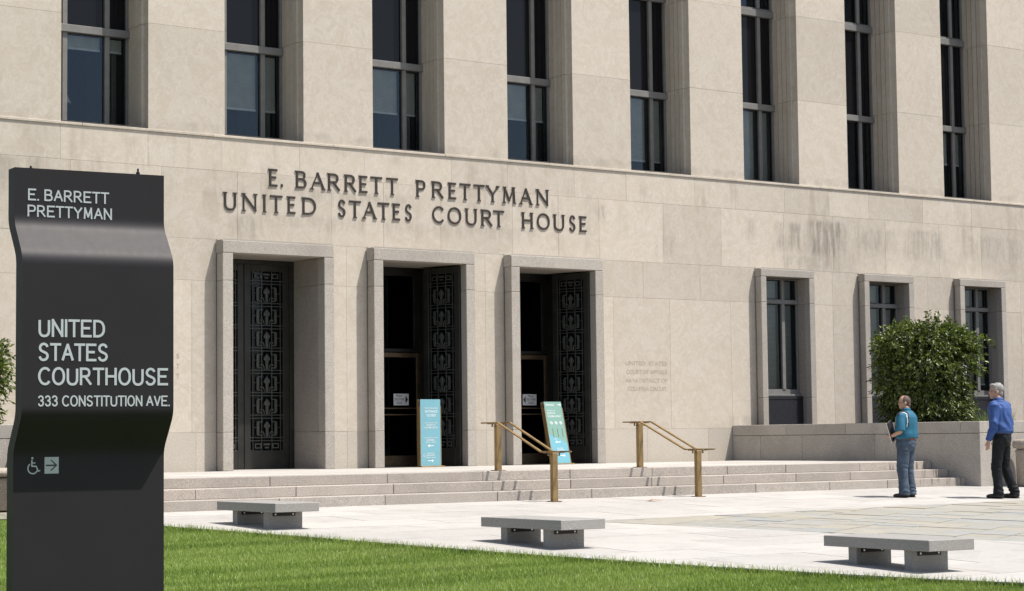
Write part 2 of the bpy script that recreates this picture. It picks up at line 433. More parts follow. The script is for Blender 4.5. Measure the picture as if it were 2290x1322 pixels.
flags = thing('flagstone_paving', 'x', 'x', (20, 19, -.1)); del flags['category']; flags['kind'] = 'structure'; flags['label'] = 'irregular buff and grey flagstones set into the pale paving'
def flag_cells(x0, x1, y0, y1, dep=0):
    w, h = x1-x0, y1-y0
    if (w < .95 and h < .62) or (dep > 2 and rnd.random() < .12 and w < 1.4 and h < .9): return [(x0, x1, y0, y1)]
    if w > h*1.3 or (w > .95 and rnd.random() < .5):
        t = x0+w*rnd.uniform(.35, .65); return flag_cells(x0, t, y0, y1, dep+1)+flag_cells(t, x1, y0, y1, dep+1)
    t = y0+h*rnd.uniform(.35, .65); return flag_cells(x0, x1, y0, t, dep+1)+flag_cells(x0, x1, t, y1, dep+1)
# frame aligned with the near edge
a_ = FNd; b_ = Vector((-FNd.y, FNd.x))
k = 0
for (u0, u1, v0, v1) in flag_cells(-1.5, 9.0, 0.0, 13.0):
    gq = .0045
    pl = [(FN[0]+a_.x*u+b_.x*v, FN[1]+a_.y*u+b_.y*v) for u, v in ((u0+gq, v0+gq), (u1-gq, v0+gq), (u1-gq, v1-gq), (u0+gq, v1-gq))]
    pl = [(q[0]+rnd.uniform(-.004, .004), q[1]+rnd.uniform(-.004, .004)) for q in pl]
    pl = clip(pl, FF[0]+FFn[0]*.008, FF[1]+FFn[1]*.008, *FFn)
    pl = clip(pl, FN[0]+FNn[0]*.008, FN[1]+FNn[1]*.008, *FNn) if len(pl) > 2 else []
    if len(pl) < 3 or abs(area(pl)) < .01: continue
    cx = sum(c[0] for c in pl)/len(pl); cy = sum(c[1] for c in pl)/len(pl)
    if cx > 31 or (cx-10) > (cy-8)*1.75+5: continue
    dz = rnd.uniform(-.003, .004)
    if area(pl) < 0: pl = pl[::-1]
    m = MB(); m.prism(pl, lambda a, b, dz=dz: gz(a, b)+dz, lambda a, b: gz(a, b)-.04)
    part('flagstone', m, M['flag'], flags); k += 1
print('flags', k)

# lawn bed + blades
mb = MB()
ye = [31, 26.8, 23, 20.9, 18.7, 16.8, 15.3, 13.9, 12.7, 11.3, 9.8, 8.2]
for a, b in zip(ye, ye[1:]):
    mb.add([(-14, b, gz(0, b)-.055), (edge_x(b)+.012, b, gz(0, b)-.055), (edge_x(a)+.012, a, gz(0, a)-.055), (-14, a, gz(0, a)-.055)], [(0, 1, 2, 3)])
mb.add([(-14, -6, gz(0, -6)-.055), (19.5, -6, gz(0, -6)-.055), (19.5, 8.2, gz(0, 8.2)-.055), (-14, 8.2, gz(0, 8.2)-.055)], [(0, 1, 2, 3)])
n = NT('turf'); n.col(n.ramp(n.noise(n.pos(), 30, 4), (.3, (.06, .09, .018)), (.7, (.12, .17, .035)))); n.set(Roughness=.9)
part('lawn', mb, n.m, None, kind='structure')
mb = MB()
for (x0, y0), (x1, y1) in zip(EDGE[1:], EDGE[2:]):
    d = Vector((x1-x0, y1-y0)).normalized(); q = Vector((-d.y, d.x))*.013
    mb.prism([(x0, y0), (x1, y1), (x1+q.x, y1+q.y), (x0+q.x, y0+q.y)], lambda a, b: gz(a, b)-.010, lambda a, b: gz(a, b)-.09)
part('lawn_edging', mb, M['edge'], None, kind='structure')

def blades(name, pts, hmin, hmax, wid, mat, seed, lean=.35, kind='stuff', zfun=gz, parent=None):
    rs = np.random.RandomState(seed); n_ = len(pts)
    h = rs.uniform(hmin, hmax, n_); a = rs.uniform(0, 2*np.pi, n_); w = wid*rs.uniform(.6, 1.3, n_)
    la = rs.uniform(0, 2*np.pi, n_); ll = np.abs(rs.normal(0, lean, n_))*h
    x, y, z = pts[:, 0], pts[:, 1], pts[:, 2]
    dx, dy = np.cos(a)*w/2, np.sin(a)*w/2; lx, ly = np.cos(la)*ll, np.sin(la)*ll
    V = np.empty((n_, 5, 3))
    V[:, 0] = np.c_[x-dx, y-dy, z]; V[:, 1] = np.c_[x+dx, y+dy, z]
    V[:, 2] = np.c_[x+dx*.8+lx*.35, y+dy*.8+ly*.35, z+h*.58]; V[:, 3] = np.c_[x-dx*.8+lx*.35, y-dy*.8+ly*.35, z+h*.58]
    V[:, 4] = np.c_[x+lx, y+ly, z+h]
    me = bpy.data.meshes.new(name); me.vertices.add(n_*5); me.vertices.foreach_set('co', V.ravel())
    me.loops.add(n_*7); idx = np.arange(n_)[:, None]*5
    me.loops.foreach_set('vertex_index', (idx+np.array([0, 1, 2, 3, 3, 2, 4])).ravel())
    me.polygons.add(n_*2)
    st = np.empty((n_, 2), int); st[:, 0] = np.arange(n_)*7; st[:, 1] = st[:, 0]+4
    me.polygons.foreach_set('loop_start', st.ravel())
    me.update(); me.materials.append(mat)
    at = me.attributes.new('tone', 'FLOAT', 'POINT'); t = np.repeat(rs.uniform(0, 1, n_), 5); at.data.foreach_set('value', t)
    me.validate()
    return link(name, me, parent, kind=kind)
rs = np.random.RandomState(3)
def lawn_pts(nn, x0, x1, y0, y1, keep):
    p = rs.uniform([x0, y0], [x1, y1], (nn, 2))
    ex = np.interp(p[:, 1], [e[1] for e in EDGE][::-1], [e[0] for e in EDGE][::-1])
    m = (p[:, 0] < ex+.012)
    # view wedge
    c = p[:, 0]*F.x+p[:, 1]*F.y; s_ = p[:, 0]*R0.x+p[:, 1]*R0.y
    m &= (np.abs(s_) < c*.27+.3) if keep else ~(np.abs(s_) < c*.27+.3)
    p = p[m]; return np.c_[p, [-SL*max(0, Y1-q)-.055 for q in p[:, 1]]]
P1 = lawn_pts(900000, 2, 17, 9.0, 29.0, True)
print('blades', len(P1))
blades('grass', P1, .030, .054, .0058, M['grass'], 1)
# longer tufts hanging over the edging
tt = rs.uniform(0, 1, 9000); yy = 9.5+tt*17
ex = np.interp(yy, [e[1] for e in EDGE][::-1], [e[0] for e in EDGE][::-1])
P2 = np.c_[ex-np.abs(rs.normal(0, .05, len(yy))), yy, [-SL*max(0, Y1-q)-.055 for q in yy]]
blades('grass_fringe', P2, .05, .125, .006, M['grass'], 2, .5)
P3 = lawn_pts(90000, -4, 18, 2, 26, False)
blades('grass_beyond', P3, .05, .08, .02, M['grass'], 4)

# ------------------------------------------------------------------ steps and landing
steps = thing('stone_steps', 'three long pinkish granite steps leading up to the bronze doors', 'steps', (20.4, 26, 0))
XL = 12.35
jn = [[], [], []]
px_joint = {0: [12.35, 14.3, 16.05, 18.05, 19.85, 21.55, 23.3, 25.0, 26.4, XW], 1: [12.35, 13.2, 14.8, 16.45, 18.25, 19.75, 21.4, 22.95, 24.6, 25.9, 27.3, XW], 2: [12.35, 14.6, 16.6, 18.35, 20.05, 21.75, 23.4, 24.75, 26.55, XW]}
for s_ in range(3):
    ya = Y1+TR*s_; yb = ya+TR+.06 if s_ < 2 else ya+.45
    for a, b in zip(px_joint[s_], px_joint[s_][1:]):
        m = MB(); dy = rnd.uniform(-.003, .003)
        m.box(a+.004, b-.004, ya+dy, yb, RI*s_ if s_ else -.1, RI*(s_+1)-.0015*(s_ < 2), .006)
        part('step_stone', m, M['step_gran'], steps)
m = MB(); m.box(XL, XW, Y1+.03, Y1+TR*2+.4, -.1, RI-.02); m.box(XL, XW, Y1+TR+.03, Y1+TR*2+.4, RI-.02, 2*RI-.02); m.box(XL, XW, Y1+2*TR+.03, Y1+TR*2+.44, 2*RI-.02, 3*RI-.02)
part('joint_filler', m, M['joint'], steps)
landing = thing('landing', 'x', 'x', (20.4, 29, L)); del landing['category']; landing['kind'] = 'structure'; landing['label'] = 'pale granite landing in front of the doors'
m = MB(); m.box(XL, XW, Y1+2*TR+.45, D+2.5, -.1, L-.012); part('joint_bed', m, M['joint'], landing)
xx = XL
while xx < XW-.01:
    x2 = min(xx+1.605, XW); yy_ = Y1+2*TR+.45
    while yy_ < D-.3:
        y2 = min(yy_+1.1, D-.272 if D-.272-yy_ < 1.4 else 99)
        m = MB(); m.prism([(xx+.003, yy_+.003), (x2-.003, yy_+.003), (x2-.003, y2-.003), (xx+.003, y2-.003)], L+rnd.uniform(-.001, .001), L-.05)
        part('paving_slab', m, M['tread'], landing); yy_ = y2
    xx = x2

# ------------------------------------------------------------------ courthouse
B = thing('courthouse', 'pale limestone courthouse facade with tall window bays and three bronze entrance doors', 'building', (20.7, D, 0))
X0, SP, WR = 13.7335, 3.0292, 1.574
DW0, DW1, DS, PD = 16.57, 18.785, 3.047, .27      # door surrounds
WW0, WW1, WS, PW = 29.085, 30.62, 3.02, .21       # lower windows
doors = [(DW0+DS*i, DW1+DS*i) for i in range(3)]
wins = [(WW0+WS*i, WW1+WS*i) for i in range(4)]
leftwins = [(WW0-WS*i-17.25, WW1-WS*i-17.25) for i in range(3)]
ops = [(a+.02, b-.02) for a, b in doors+wins]
XA, XB = 2.0, 46.0
def spans(x0, x1, cuts):
    out = []; x = x0
    for a, b in sorted(cuts):
        if b <= x0 or a >= x1: continue
        if a > x: out.append((x, a))
        x = max(x, b)
    if x < x1: out.append((x, x1))
    return out
def course(z0, z1, joints, cuts, mat, name='stone', yo=0.0, th=.28):
    g = .003
    js = [XA]+[j for j in joints if XA < j < XB]+[XB]
    for a, b in zip(js, js[1:]):
        for p, q in spans(a, b, cuts):
            if q-p < .02: continue
            m = MB(); e = rnd.uniform(-.0015, .0015)
            m.box(p+.0014, q-.0014, D+yo+e, D+th, z0+.0022, z1-.0022, .0015); part(name, m, mat, B)
    m = MB()
    for p, q in spans(XA, XB, cuts): m.box(p+.004, q-.004, D+yo+.005, D+th-.02, z0, z1)
    part('mortar_bed', m, M['mortar'], B)
def seq(a, w, n): return [a+w*i for i in range(n)]
cut_doors = [(a+.02, b-.02) for a, b in doors]
base_j = [3.5, 5.1, 6.7, 8.3, 9.9, 11.5, 13.1, 14.7, 16.2, 19.2, 22.25, 24.95, 26.15, 27.75, 29.35, 32, 34.5, 37, 39.5, 42]
course(L-.44, 1.10, base_j, cut_doors, M['base'])
course(1.10, 3.70, [4.2, 6.0, 7.9, 9.8, 11.6, 13.4, 14.8, 16.12, 19.2, 22.25, 25.33, 26.78, 28.42, 31.35, 34.3, 37.4, 39.2, 41, 43], ops, M['lime'])
course(3.70, 4.42, [4.2, 6.0, 7.9, 9.8, 11.6, 13.4, 15.0, 19.2, 22.25, 24.9, 26.1, 27.6, 29.0, 31.35, 34.3, 37.4, 39.2, 41, 43], ops, M['lime'])
course(4.42, 5.62, [3.9, 5.6, 7.2, 8.9, 10.5, 12.2, 13.9, 15.55, 17.0, 18.9, 20.0, 21.25, 22.9, 24.0, 25.0, 26.65, 28.2, 29.95, 31.4, 33.0, 34.7, 36.1, 37.8, 39.5, 41.2, 43], [], M['lime'])
course(5.62, 6.20, [3.6, 5.0, 6.5, 8.0, 9.5, 11.1, 12.2, 13.72, 15.3, 16.7, 18.25, 19.6, 21.5, 22.8, 24.4, 25.7, 27.5, 28.6, 30.0, 31.3, 32.5, 34.2, 35.8, 37.2, 38.8, 40.3, 42, 44], [], M['lime'])
# ledge: separate coping stones with a slight nose
xj = XA
while xj < XB:
    x2 = min(xj+2.42, XB); m = MB()
    m.box(xj+.002, x2-.002, D-.022, D+.9, 6.20, 6.245, .006); part('coping_stone', m, M['lime'], B); xj = x2
# piers
rec = [(X0+SP*i, X0+SP*i+WR) for i in range(-3, 10)]
edges = [XA]+[e for r in rec for e in r]+[XB]
zc = [6.245, 8.06, 9.88, 11.70, 13.5]
for z0, z1 in zip(zc, zc[1:]):
    for i in range(0, len(edges)-1, 2):
        a, b = edges[i], edges[i+1]
        if b <= a: continue
        m = MB(); e = rnd.uniform(-.001, .001); m.box(a, b, D+.012+e, D+.98, z0+.0022, z1-.0022, .002)
        part('pier_stone', m, M['lime'], B)
m = MB()
for i in range(0, len(edges)-1, 2):
    if edges[i+1] > edges[i]: m.box(edges[i]+.008, edges[i+1]-.008, D+.018, D+.96, 6.24, 13.45)
part('mortar_bed', m, M['mortar'], B)
YB = D+.785
for k, (a, b) in enumerate(rec):
    if k < 2 or k > 11: continue
    for z0, z1 in zip(zc, zc[1:]):
        for j in range(4):           # fluted boards of the side reveal
            y0 = D+.16+j*.150
            m = MB(); m.box(b-.020-.010*(3-j), b+.01, y0, y0+.128, z0+.003, z1-.003, .003); part('reveal_strip', m, M['lime'], B)
# ---- windows in the bays
def window_unit(parent, x0, x1, z0, z1, Y, ms, mw=.088, jw=.05, bot=.05, top=.0, glass='glass', blind=None, partname='window'):
    w = link(partname, None, parent, loc=Vector((x0, Y, z0))-wloc(parent))
    wd = x1-x0; h = z1-z0
    for q in ((0, jw, -.05, .05, 0, h), (wd-jw, wd, -.05, .05, 0, h)):
        m = MB(); m.box(*q, .004); part('jamb', m, M['alu'], w, loc=(0, 0, 0))
    for q in ((0, bot), (h-top, h)):
        if q[1]-q[0] > .001: m = MB(); m.box(jw, wd-jw, -.045, .045, *q, .004); part('rail', m, M['alu'], w, loc=(0, 0, 0))
    for c in ms:
        m = MB(); m.box(c-mw/2, c+mw/2, -.06, .05, bot, h-top, .004); part('mullion', m, M['alu'], w, loc=(0, 0, 0))
    ed = [jw]+[v for c in ms for v in (c-mw/2, c+mw/2)]+[wd-jw]
    for a, b in zip(ed[::2], ed[1::2]):
        m = MB()
        if glass == 'glass_dk': m.box(a, b, 0, .02, bot, h-top)
        else: m.add([(a, .0, bot), (b, .0, bot), (b, .0, h-top), (a, .0, h-top)], [(0, 1, 2, 3)])
        part('pane', m, M[glass], w, loc=(0, 0, 0))
        if glass == 'glass':        # slim sash lining
            m = MB()
            for (p, q, r_, s_) in ((a, a+.018, bot, h-top), (b-.018, b, bot, h-top), (a+.018, b-.018, bot, bot+.022), (a+.018, b-.018, h-top-.018, h-top)):
                m.box(p, q, -.015, .03, r_, s_)
            part('sash', m, M['bronze'], w, loc=(0, 0, 0))
        if blind:
            m = MB(); zt = h-top-.02; zb = zt-blind*(h-top-bot); z = zt
            while z > zb:
                m.add([(a+.02, .10, z), (b-.02, .10, z), (b-.02, .122, z-.020), (a+.02, .122, z-.020)], [(0, 1, 2, 3)]); z -= .026
            m.box(a+.02, b-.02, .095, .125, zb-.03, zb)
            part('blind', m, M['blind'], w, loc=(0, 0, 0))
    return w
ms = [.375, 1.15]
bl = {1: .3, 2: .15, 3: .13, 4: .62, 5: .50, 6: .42, 7: .80, 8: .95, 9: .0, 10: .45, 11: .5}
for k, (a, b) in enumerate(rec):
    if k < 2 or k > 11: continue
    window_unit(B, a+.002, b-.016, 6.27, 7.90, YB, ms, blind=bl.get(k) or None)
    m = MB(); m.box(a+.002, b-.016, YB-.10, YB+.06, 7.90, 8.03, .006); part('transom', m, M['alu'], B)
    sw = window_unit(B, a+.002, b-.016, 8.03, 9.93, YB, ms, bot=0, glass='glass_dk', partname='spandrel_panel')
    m = MB(); m.box(a+.002, b-.016, YB-.10, YB+.06, 9.93, 10.07, .006); part('transom', m, M['alu'], B)
    window_unit(B, a+.002, b-.016, 10.07, 11.7, YB, ms)
    m = MB(); m.box(a+.002, b-.016, YB-.10, YB+.06, 11.7, 11.84, .006); part('transom', m, M['alu'], B)
    window_unit(B, a+.002, b-.016, 11.84, 13.5, YB, ms, bot=0, glass='glass_dk', partname='spandrel_panel')
    m = MB(); m.box(a+.004, b-.02, D+.02, YB+.06, 6.246, 6.272, .004); part('sill', m, M['edge'], B)
    if k in (2, 3, 4, 5, 6, 8):         # side partition seen through the right hand light
        m = MB(); m.box(b-.24, b-.16, YB+.16, YB+1.2, 6.27, 7.9); part('partition', m, M['curtain'], B)
# lampshade behind the first bay
LX = X0+.48
m = MB(); m.lathe([(.20, 6.75), (.06, 7.06)], LX, YB+.40, 20); m.lathe([(.012, 6.2), (.012, 6.75)], LX, YB+.40, 8)
tag(part('table_lamp', m, M['lampshade'], None), 'white cone lampshade behind the leftmost upper window', 'lamp')
# interior shell
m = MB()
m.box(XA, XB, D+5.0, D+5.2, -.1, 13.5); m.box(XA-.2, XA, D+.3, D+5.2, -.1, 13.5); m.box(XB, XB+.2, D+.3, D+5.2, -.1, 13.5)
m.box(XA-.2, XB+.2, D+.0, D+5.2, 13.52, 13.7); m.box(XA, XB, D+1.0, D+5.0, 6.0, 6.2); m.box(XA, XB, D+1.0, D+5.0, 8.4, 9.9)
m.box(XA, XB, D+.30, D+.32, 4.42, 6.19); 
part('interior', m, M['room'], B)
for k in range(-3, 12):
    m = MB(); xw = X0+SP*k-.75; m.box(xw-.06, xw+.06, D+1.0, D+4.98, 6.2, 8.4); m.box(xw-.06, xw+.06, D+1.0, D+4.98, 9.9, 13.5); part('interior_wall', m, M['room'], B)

# ---- surrounds
def surround(a, b, pr, z0, jw, zl, depth, stone, reveal, zj):
    s = link('door_surround' if z0 < 1 else 'window_surround', None, B, loc=Vector((a, D, z0))-wloc(B))
    zz = [z0]+zj+[zl]
    for p, q in zip(zz, zz[1:]):
        for x0, x1 in ((a, a+jw), (b-jw, b)):
            m = MB(); m.box(x0, x1, D-pr, D-.05, p+.002, q-.002, .007); part('jamb_stone', m, stone, s)
            m = MB()
            xa, xb = (x0+.03, x1+.004) if x0 == a else (x0-.004, x1-.03)
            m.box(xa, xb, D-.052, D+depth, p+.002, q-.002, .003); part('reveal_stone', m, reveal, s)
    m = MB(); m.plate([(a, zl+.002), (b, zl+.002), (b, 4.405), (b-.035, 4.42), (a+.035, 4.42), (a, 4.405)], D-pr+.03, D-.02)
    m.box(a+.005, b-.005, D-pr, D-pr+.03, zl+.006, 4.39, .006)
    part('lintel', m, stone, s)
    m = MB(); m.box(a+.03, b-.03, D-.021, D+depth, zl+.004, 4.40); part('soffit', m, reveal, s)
    return s
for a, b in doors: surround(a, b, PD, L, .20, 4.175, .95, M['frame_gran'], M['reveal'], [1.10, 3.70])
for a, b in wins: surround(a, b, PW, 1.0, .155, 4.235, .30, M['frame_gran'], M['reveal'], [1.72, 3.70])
# lower windows
for k, (a, b) in enumerate(wins):
    x0, x1 = a+.16, b-.16
    Yw = D+.19; wd = x1-x0
    window_unit(B, x0, x1, 1.80, 3.70, Yw, [.775], mw=.09, bot=.10, blind=.985 if k != 2 else .9)
    m = MB(); m.box(x0, x1, Yw-.07, Yw+.05, 3.70, 3.79, .006); part('transom', m, M['alu'], B)
    window_unit(B, x0, x1, 3.79, 4.235, Yw, [.775], mw=.09, bot=.0, top=.03, blind=.98)
    m = MB(); m.box(x0+.002, x1-.002, Yw-.12, Yw+.04, 1.76, 1.80, .004); part('sill', m, M['alu'], B)
    m = MB(); m.box(x0+.001, x1-.001, Yw-.15, Yw, 1.0, 1.69, .004); m.box(x0+.001, x1-.001, Yw-.158, Yw-.01, 1.69, 1.755, .004)
    part('apron_panel', m, M['black_gran'], B)
    m = MB(); m.box(x0-.1, x1+.1, Yw+1.2, Yw+1.25, 1.0, 4.6); m.box(x0-.15, x0-.1, Yw+.06, Yw+1.25, 1, 4.6); m.box(x1+.1, x1+.15, Yw+.06, Yw+1.25, 1, 4.6); m.box(x0-.1, x1+.1, Yw+.06, Yw+1.2, 4.45, 4.5)
    part('interior', m, M['room'], B)

# ---- doors
def leaf_mesh(parent, loc, rz, w, h, name='door_leaf'):
    d = link(name, None, parent, loc=Vector(loc)-wloc(parent)); d.rotation_euler = (0, 0, rz)
    sw, tr, br = .125, .12, .33
    m = MB(); m.box(0, sw, -.03, .03, 0, h, .006); m.box(w-sw, w, -.03, .03, 0, h, .006)
    m.box(sw, w-sw, -.028, .028, 0, br, .004); m.box(sw, w-sw, -.028, .028, h-tr, h, .004)
    part('frame', m, M['bronze'], d, loc=(0, 0, 0))
    m = MB(); m.box(sw, w-sw, .005, .012, br, h-tr); part('glass', m, M['glass_door'], d, loc=(0, 0, 0))
    gx0, gx1 = sw, w-sw; gw = gx1-gx0; z0, z1 = br, h-tr
    def X(t): return gx0+gw*t
    bt = .013
    m = MB(); k = 0
    for t in (.075, .34, .66, .925): m.box(X(t)-bt/2, X(t)+bt/2, -.020, -.002, z0, z1)
    band = .20; n_ = 7; per = (z1-z0-2*band)/n_
    for i in range(n_+1):
        z = z0+band+per*i
        for dz in (-.028, .028): m.box(gx0, gx1, -.024, -.006, z+dz-bt/2, z+dz+bt/2)
    for (za, zb) in ((z0+.035, z0+band-.075), (z1-band+.075, z1-.035)):
        for t0, t1 in ((.13, .33), (.67, .87)):
            m.box(X(t0), X(t1), -.022, -.004, za, za+.018); m.box(X(t0), X(t1), -.022, -.004, zb-.018, zb)
            m.box(X(t0), X(t0)+.022, -.021, -.003, za+.018, zb-.018); m.box(X(t1)-.022, X(t1), -.021, -.003, za+.018, zb-.018)
        m.box(X(.40), X(.60), -.022, -.004, zb-.035, zb); m.box(X(.44), X(.56), -.0225, -.004, za, za+.03)
    part('grille', m, M['bronze_hi'], d, loc=(0, 0, 0))
    for i in range(n_):
        zb = z0+band+per*i+.035; hh = per-.07
        def Z(t): return zb+hh*t
        m = MB()
        for s in (-1, 1):
            def q(t): return X(.5+s*t)
            def bx(t0, t1, a, b, y0=-.026):
                p0, p1 = sorted((q(t0), q(t1))); m.box(p0, p1, y0, -.004, Z(a), Z(b), .002)
            bx(.235, .315, .14, .80); bx(.16, .30, .80, .86, -.0245); bx(.16, .30, .08, .14, -.0245); bx(.135, .17, .0, .14, -.022); bx(.135, .17, .80, 1.0, -.022)
            bx(.315, .42, .50, .53, -.0205)
            arc = [(.075, .0), (.085, .16), (.115, .27), (.165, .30), (.20, .24)]
            for (p0, a0), (p1, a1) in zip(arc, arc[1:]):
                A, Bv = Vector((q(p0), 0, Z(a0))), Vector((q(p1), 0, Z(a1)))
                m.tube([(A.x, -.018, A.z), (Bv.x, -.018, Bv.z)], .011, 6)
        m.plate([(X(.465), Z(.02)), (X(.535), Z(.02)), (X(.545), Z(.48)), (X(.60), Z(.56)), (X(.585), Z(.66)), (X(.5), Z(.86)), (X(.415), Z(.66)), (X(.40), Z(.56)), (X(.455), Z(.48))], -.030, -.004)
        m.ell((X(.5), -.028, Z(.66)), (.032, .012, .045), nu=8, nv=6)
        part('ornament', m, M['bronze_hi'], d, loc=(0, 0, 0))
    return d
HD = 4.16-L
for i, (a, b) in enumerate(doors):
    x0, x1 = a+.205, b-.205; Yd = D+.85
    if i == 0:
        m = MB(); m.box(x0, x0+.09, Yd-.05, Yd+.06, L, 4.17, .006); m.box(x1-.09, x1, Yd-.05, Yd+.06, L, 4.17, .006); m.box(x0+.09, x1-.09, Yd-.05, Yd+.06, 4.10, 4.17, .006)
        part('door_frame', m, M['bronze'], B)
        leaf_mesh(B, (17.575, Yd, L+.01), 0, x1-.095-17.575, 4.09-L)
        leaf_mesh(B, (x0+.095, Yd, L+.01), 0, 17.565-x0-.095, 4.09-L)
    else:
        # open leaf folded back along the right reveal, seen obliquely
        near = Vector((x1-.02, D-.10)); far = Vector((x1-.27, D+.74)); dd = near-far
        leaf_mesh(B, (far.x, far.y, L+.01), math.atan2(dd.y, dd.x), dd.length, HD-.02)
        Yi = D+1.35
        m = MB(); m.box(x1-.02, x1+.06, Yd-.1, Yi, L, 4.17); part('door_frame', m, M['bronze'], B)
        # inner brass door with transom
        xs = 21.60+DS*(i-1)
        m = MB(); m.box(xs+.03, xs+.30, Yi-.10, Yi+.02, L, 4.3, .008); m.box(x0-.3, xs+.03, Yi-.09, Yi+.02, 2.60, 2.665, .006); m.box(x0-.3, xs+.03, Yi-.05, Yi+.02, 4.05, 4.3, .006)
        m.box(xs-.10, xs+.03, Yi-.04, Yi+.02, 2.665, 4.05, .006)
        part('inner_frame', m, M['bronze'], B)
        dn = link('inner_door', None, B, loc=Vector((xs, Yi, L))-wloc(B))
        m = MB(); m.box(xs-.055, xs+.02, Yi-.045, Yi+.01, L+.01, 2.59, .005); m.box(x0-.25, xs-.055, Yi-.045, Yi+.01, 2.50, 2.59, .005); m.box(x0-.25, xs-.055, Yi-.045, Yi+.01, L+.01, L+.20, .005)
        part('frame', m, M['brass_dk'], dn)
        m = MB(); m.box(x0-.25, xs-.055, Yi-.02, Yi-.01, L+.2, 2.50); part('glass', m, M['glass_door'], dn)
        m = MB(); m.box(x0-.2, xs-.06, Yi-.09, Yi-.07, 1.52, 1.545, .004); m.box(x0-.2, xs-.06, Yi-.09, Yi-.07, 1.40, 1.425, .004); part('push_bar', m, M['brass_dk'], dn)
        m = MB(); m.box(x0-.3, xs-.10, Yi-.01, Yi, 2.665, 4.05); part('transom_glass', m, M['glass_door'], B)
        sx0 = 21.03+DS*(i-1)+(.0 if i == 1 else -.02)
        no = thing('paper_notice', 'white door notice with arrow pointing right, taped inside the middle entrance' if i == 1 else 'white door notice with arrow pointing left, taped inside the right entrance', 'notice', (sx0, Yi-.03, 1.59))
        m = MB(); m.box(sx0, sx0+.34, Yi-.032, Yi-.030, 1.59, 1.81); part('sheet', m, M['paper'], no)
        uu, vv = (1, 0, 0), (0, 0, 1)
        tx = sx0+.02 if i == 1 else sx0+.09
        text('lettering', 'Please', (tx+.04, Yi-.0335, 1.755), uu, vv, .13, .042, .001, M['ink'], no)
        text('lettering', 'USE OTHER', (tx, Yi-.0335, 1.685), uu, vv, .22, .045, .001, M['ink'], no)
        text('lettering', 'DOOR', (tx+.05, Yi-.0335, 1.615), uu, vv, .12, .045, .001, M['ink'], no)
        m = MB()
        if i == 1: m.plate([(sx0+.265, 1.63), (sx0+.325, 1.70), (sx0+.265, 1.77)], Yi-.0345, Yi-.033)
        else: m.plate([(sx0+.07, 1.63), (sx0+.07, 1.77), (sx0+.012, 1.70)], Yi-.0345, Yi-.033)
        part('arrow', m, M['ink'], no)
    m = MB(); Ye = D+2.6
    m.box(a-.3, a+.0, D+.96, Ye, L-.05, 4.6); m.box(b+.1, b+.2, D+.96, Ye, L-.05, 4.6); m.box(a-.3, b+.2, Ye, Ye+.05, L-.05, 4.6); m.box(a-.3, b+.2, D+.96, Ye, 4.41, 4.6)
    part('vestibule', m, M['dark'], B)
    m = MB(); m.box(x0-.1, x1+.1, D-.27, Ye, L-.03, L+.004); part('threshold', m, M['bronze'] if i else M['tread'], B)

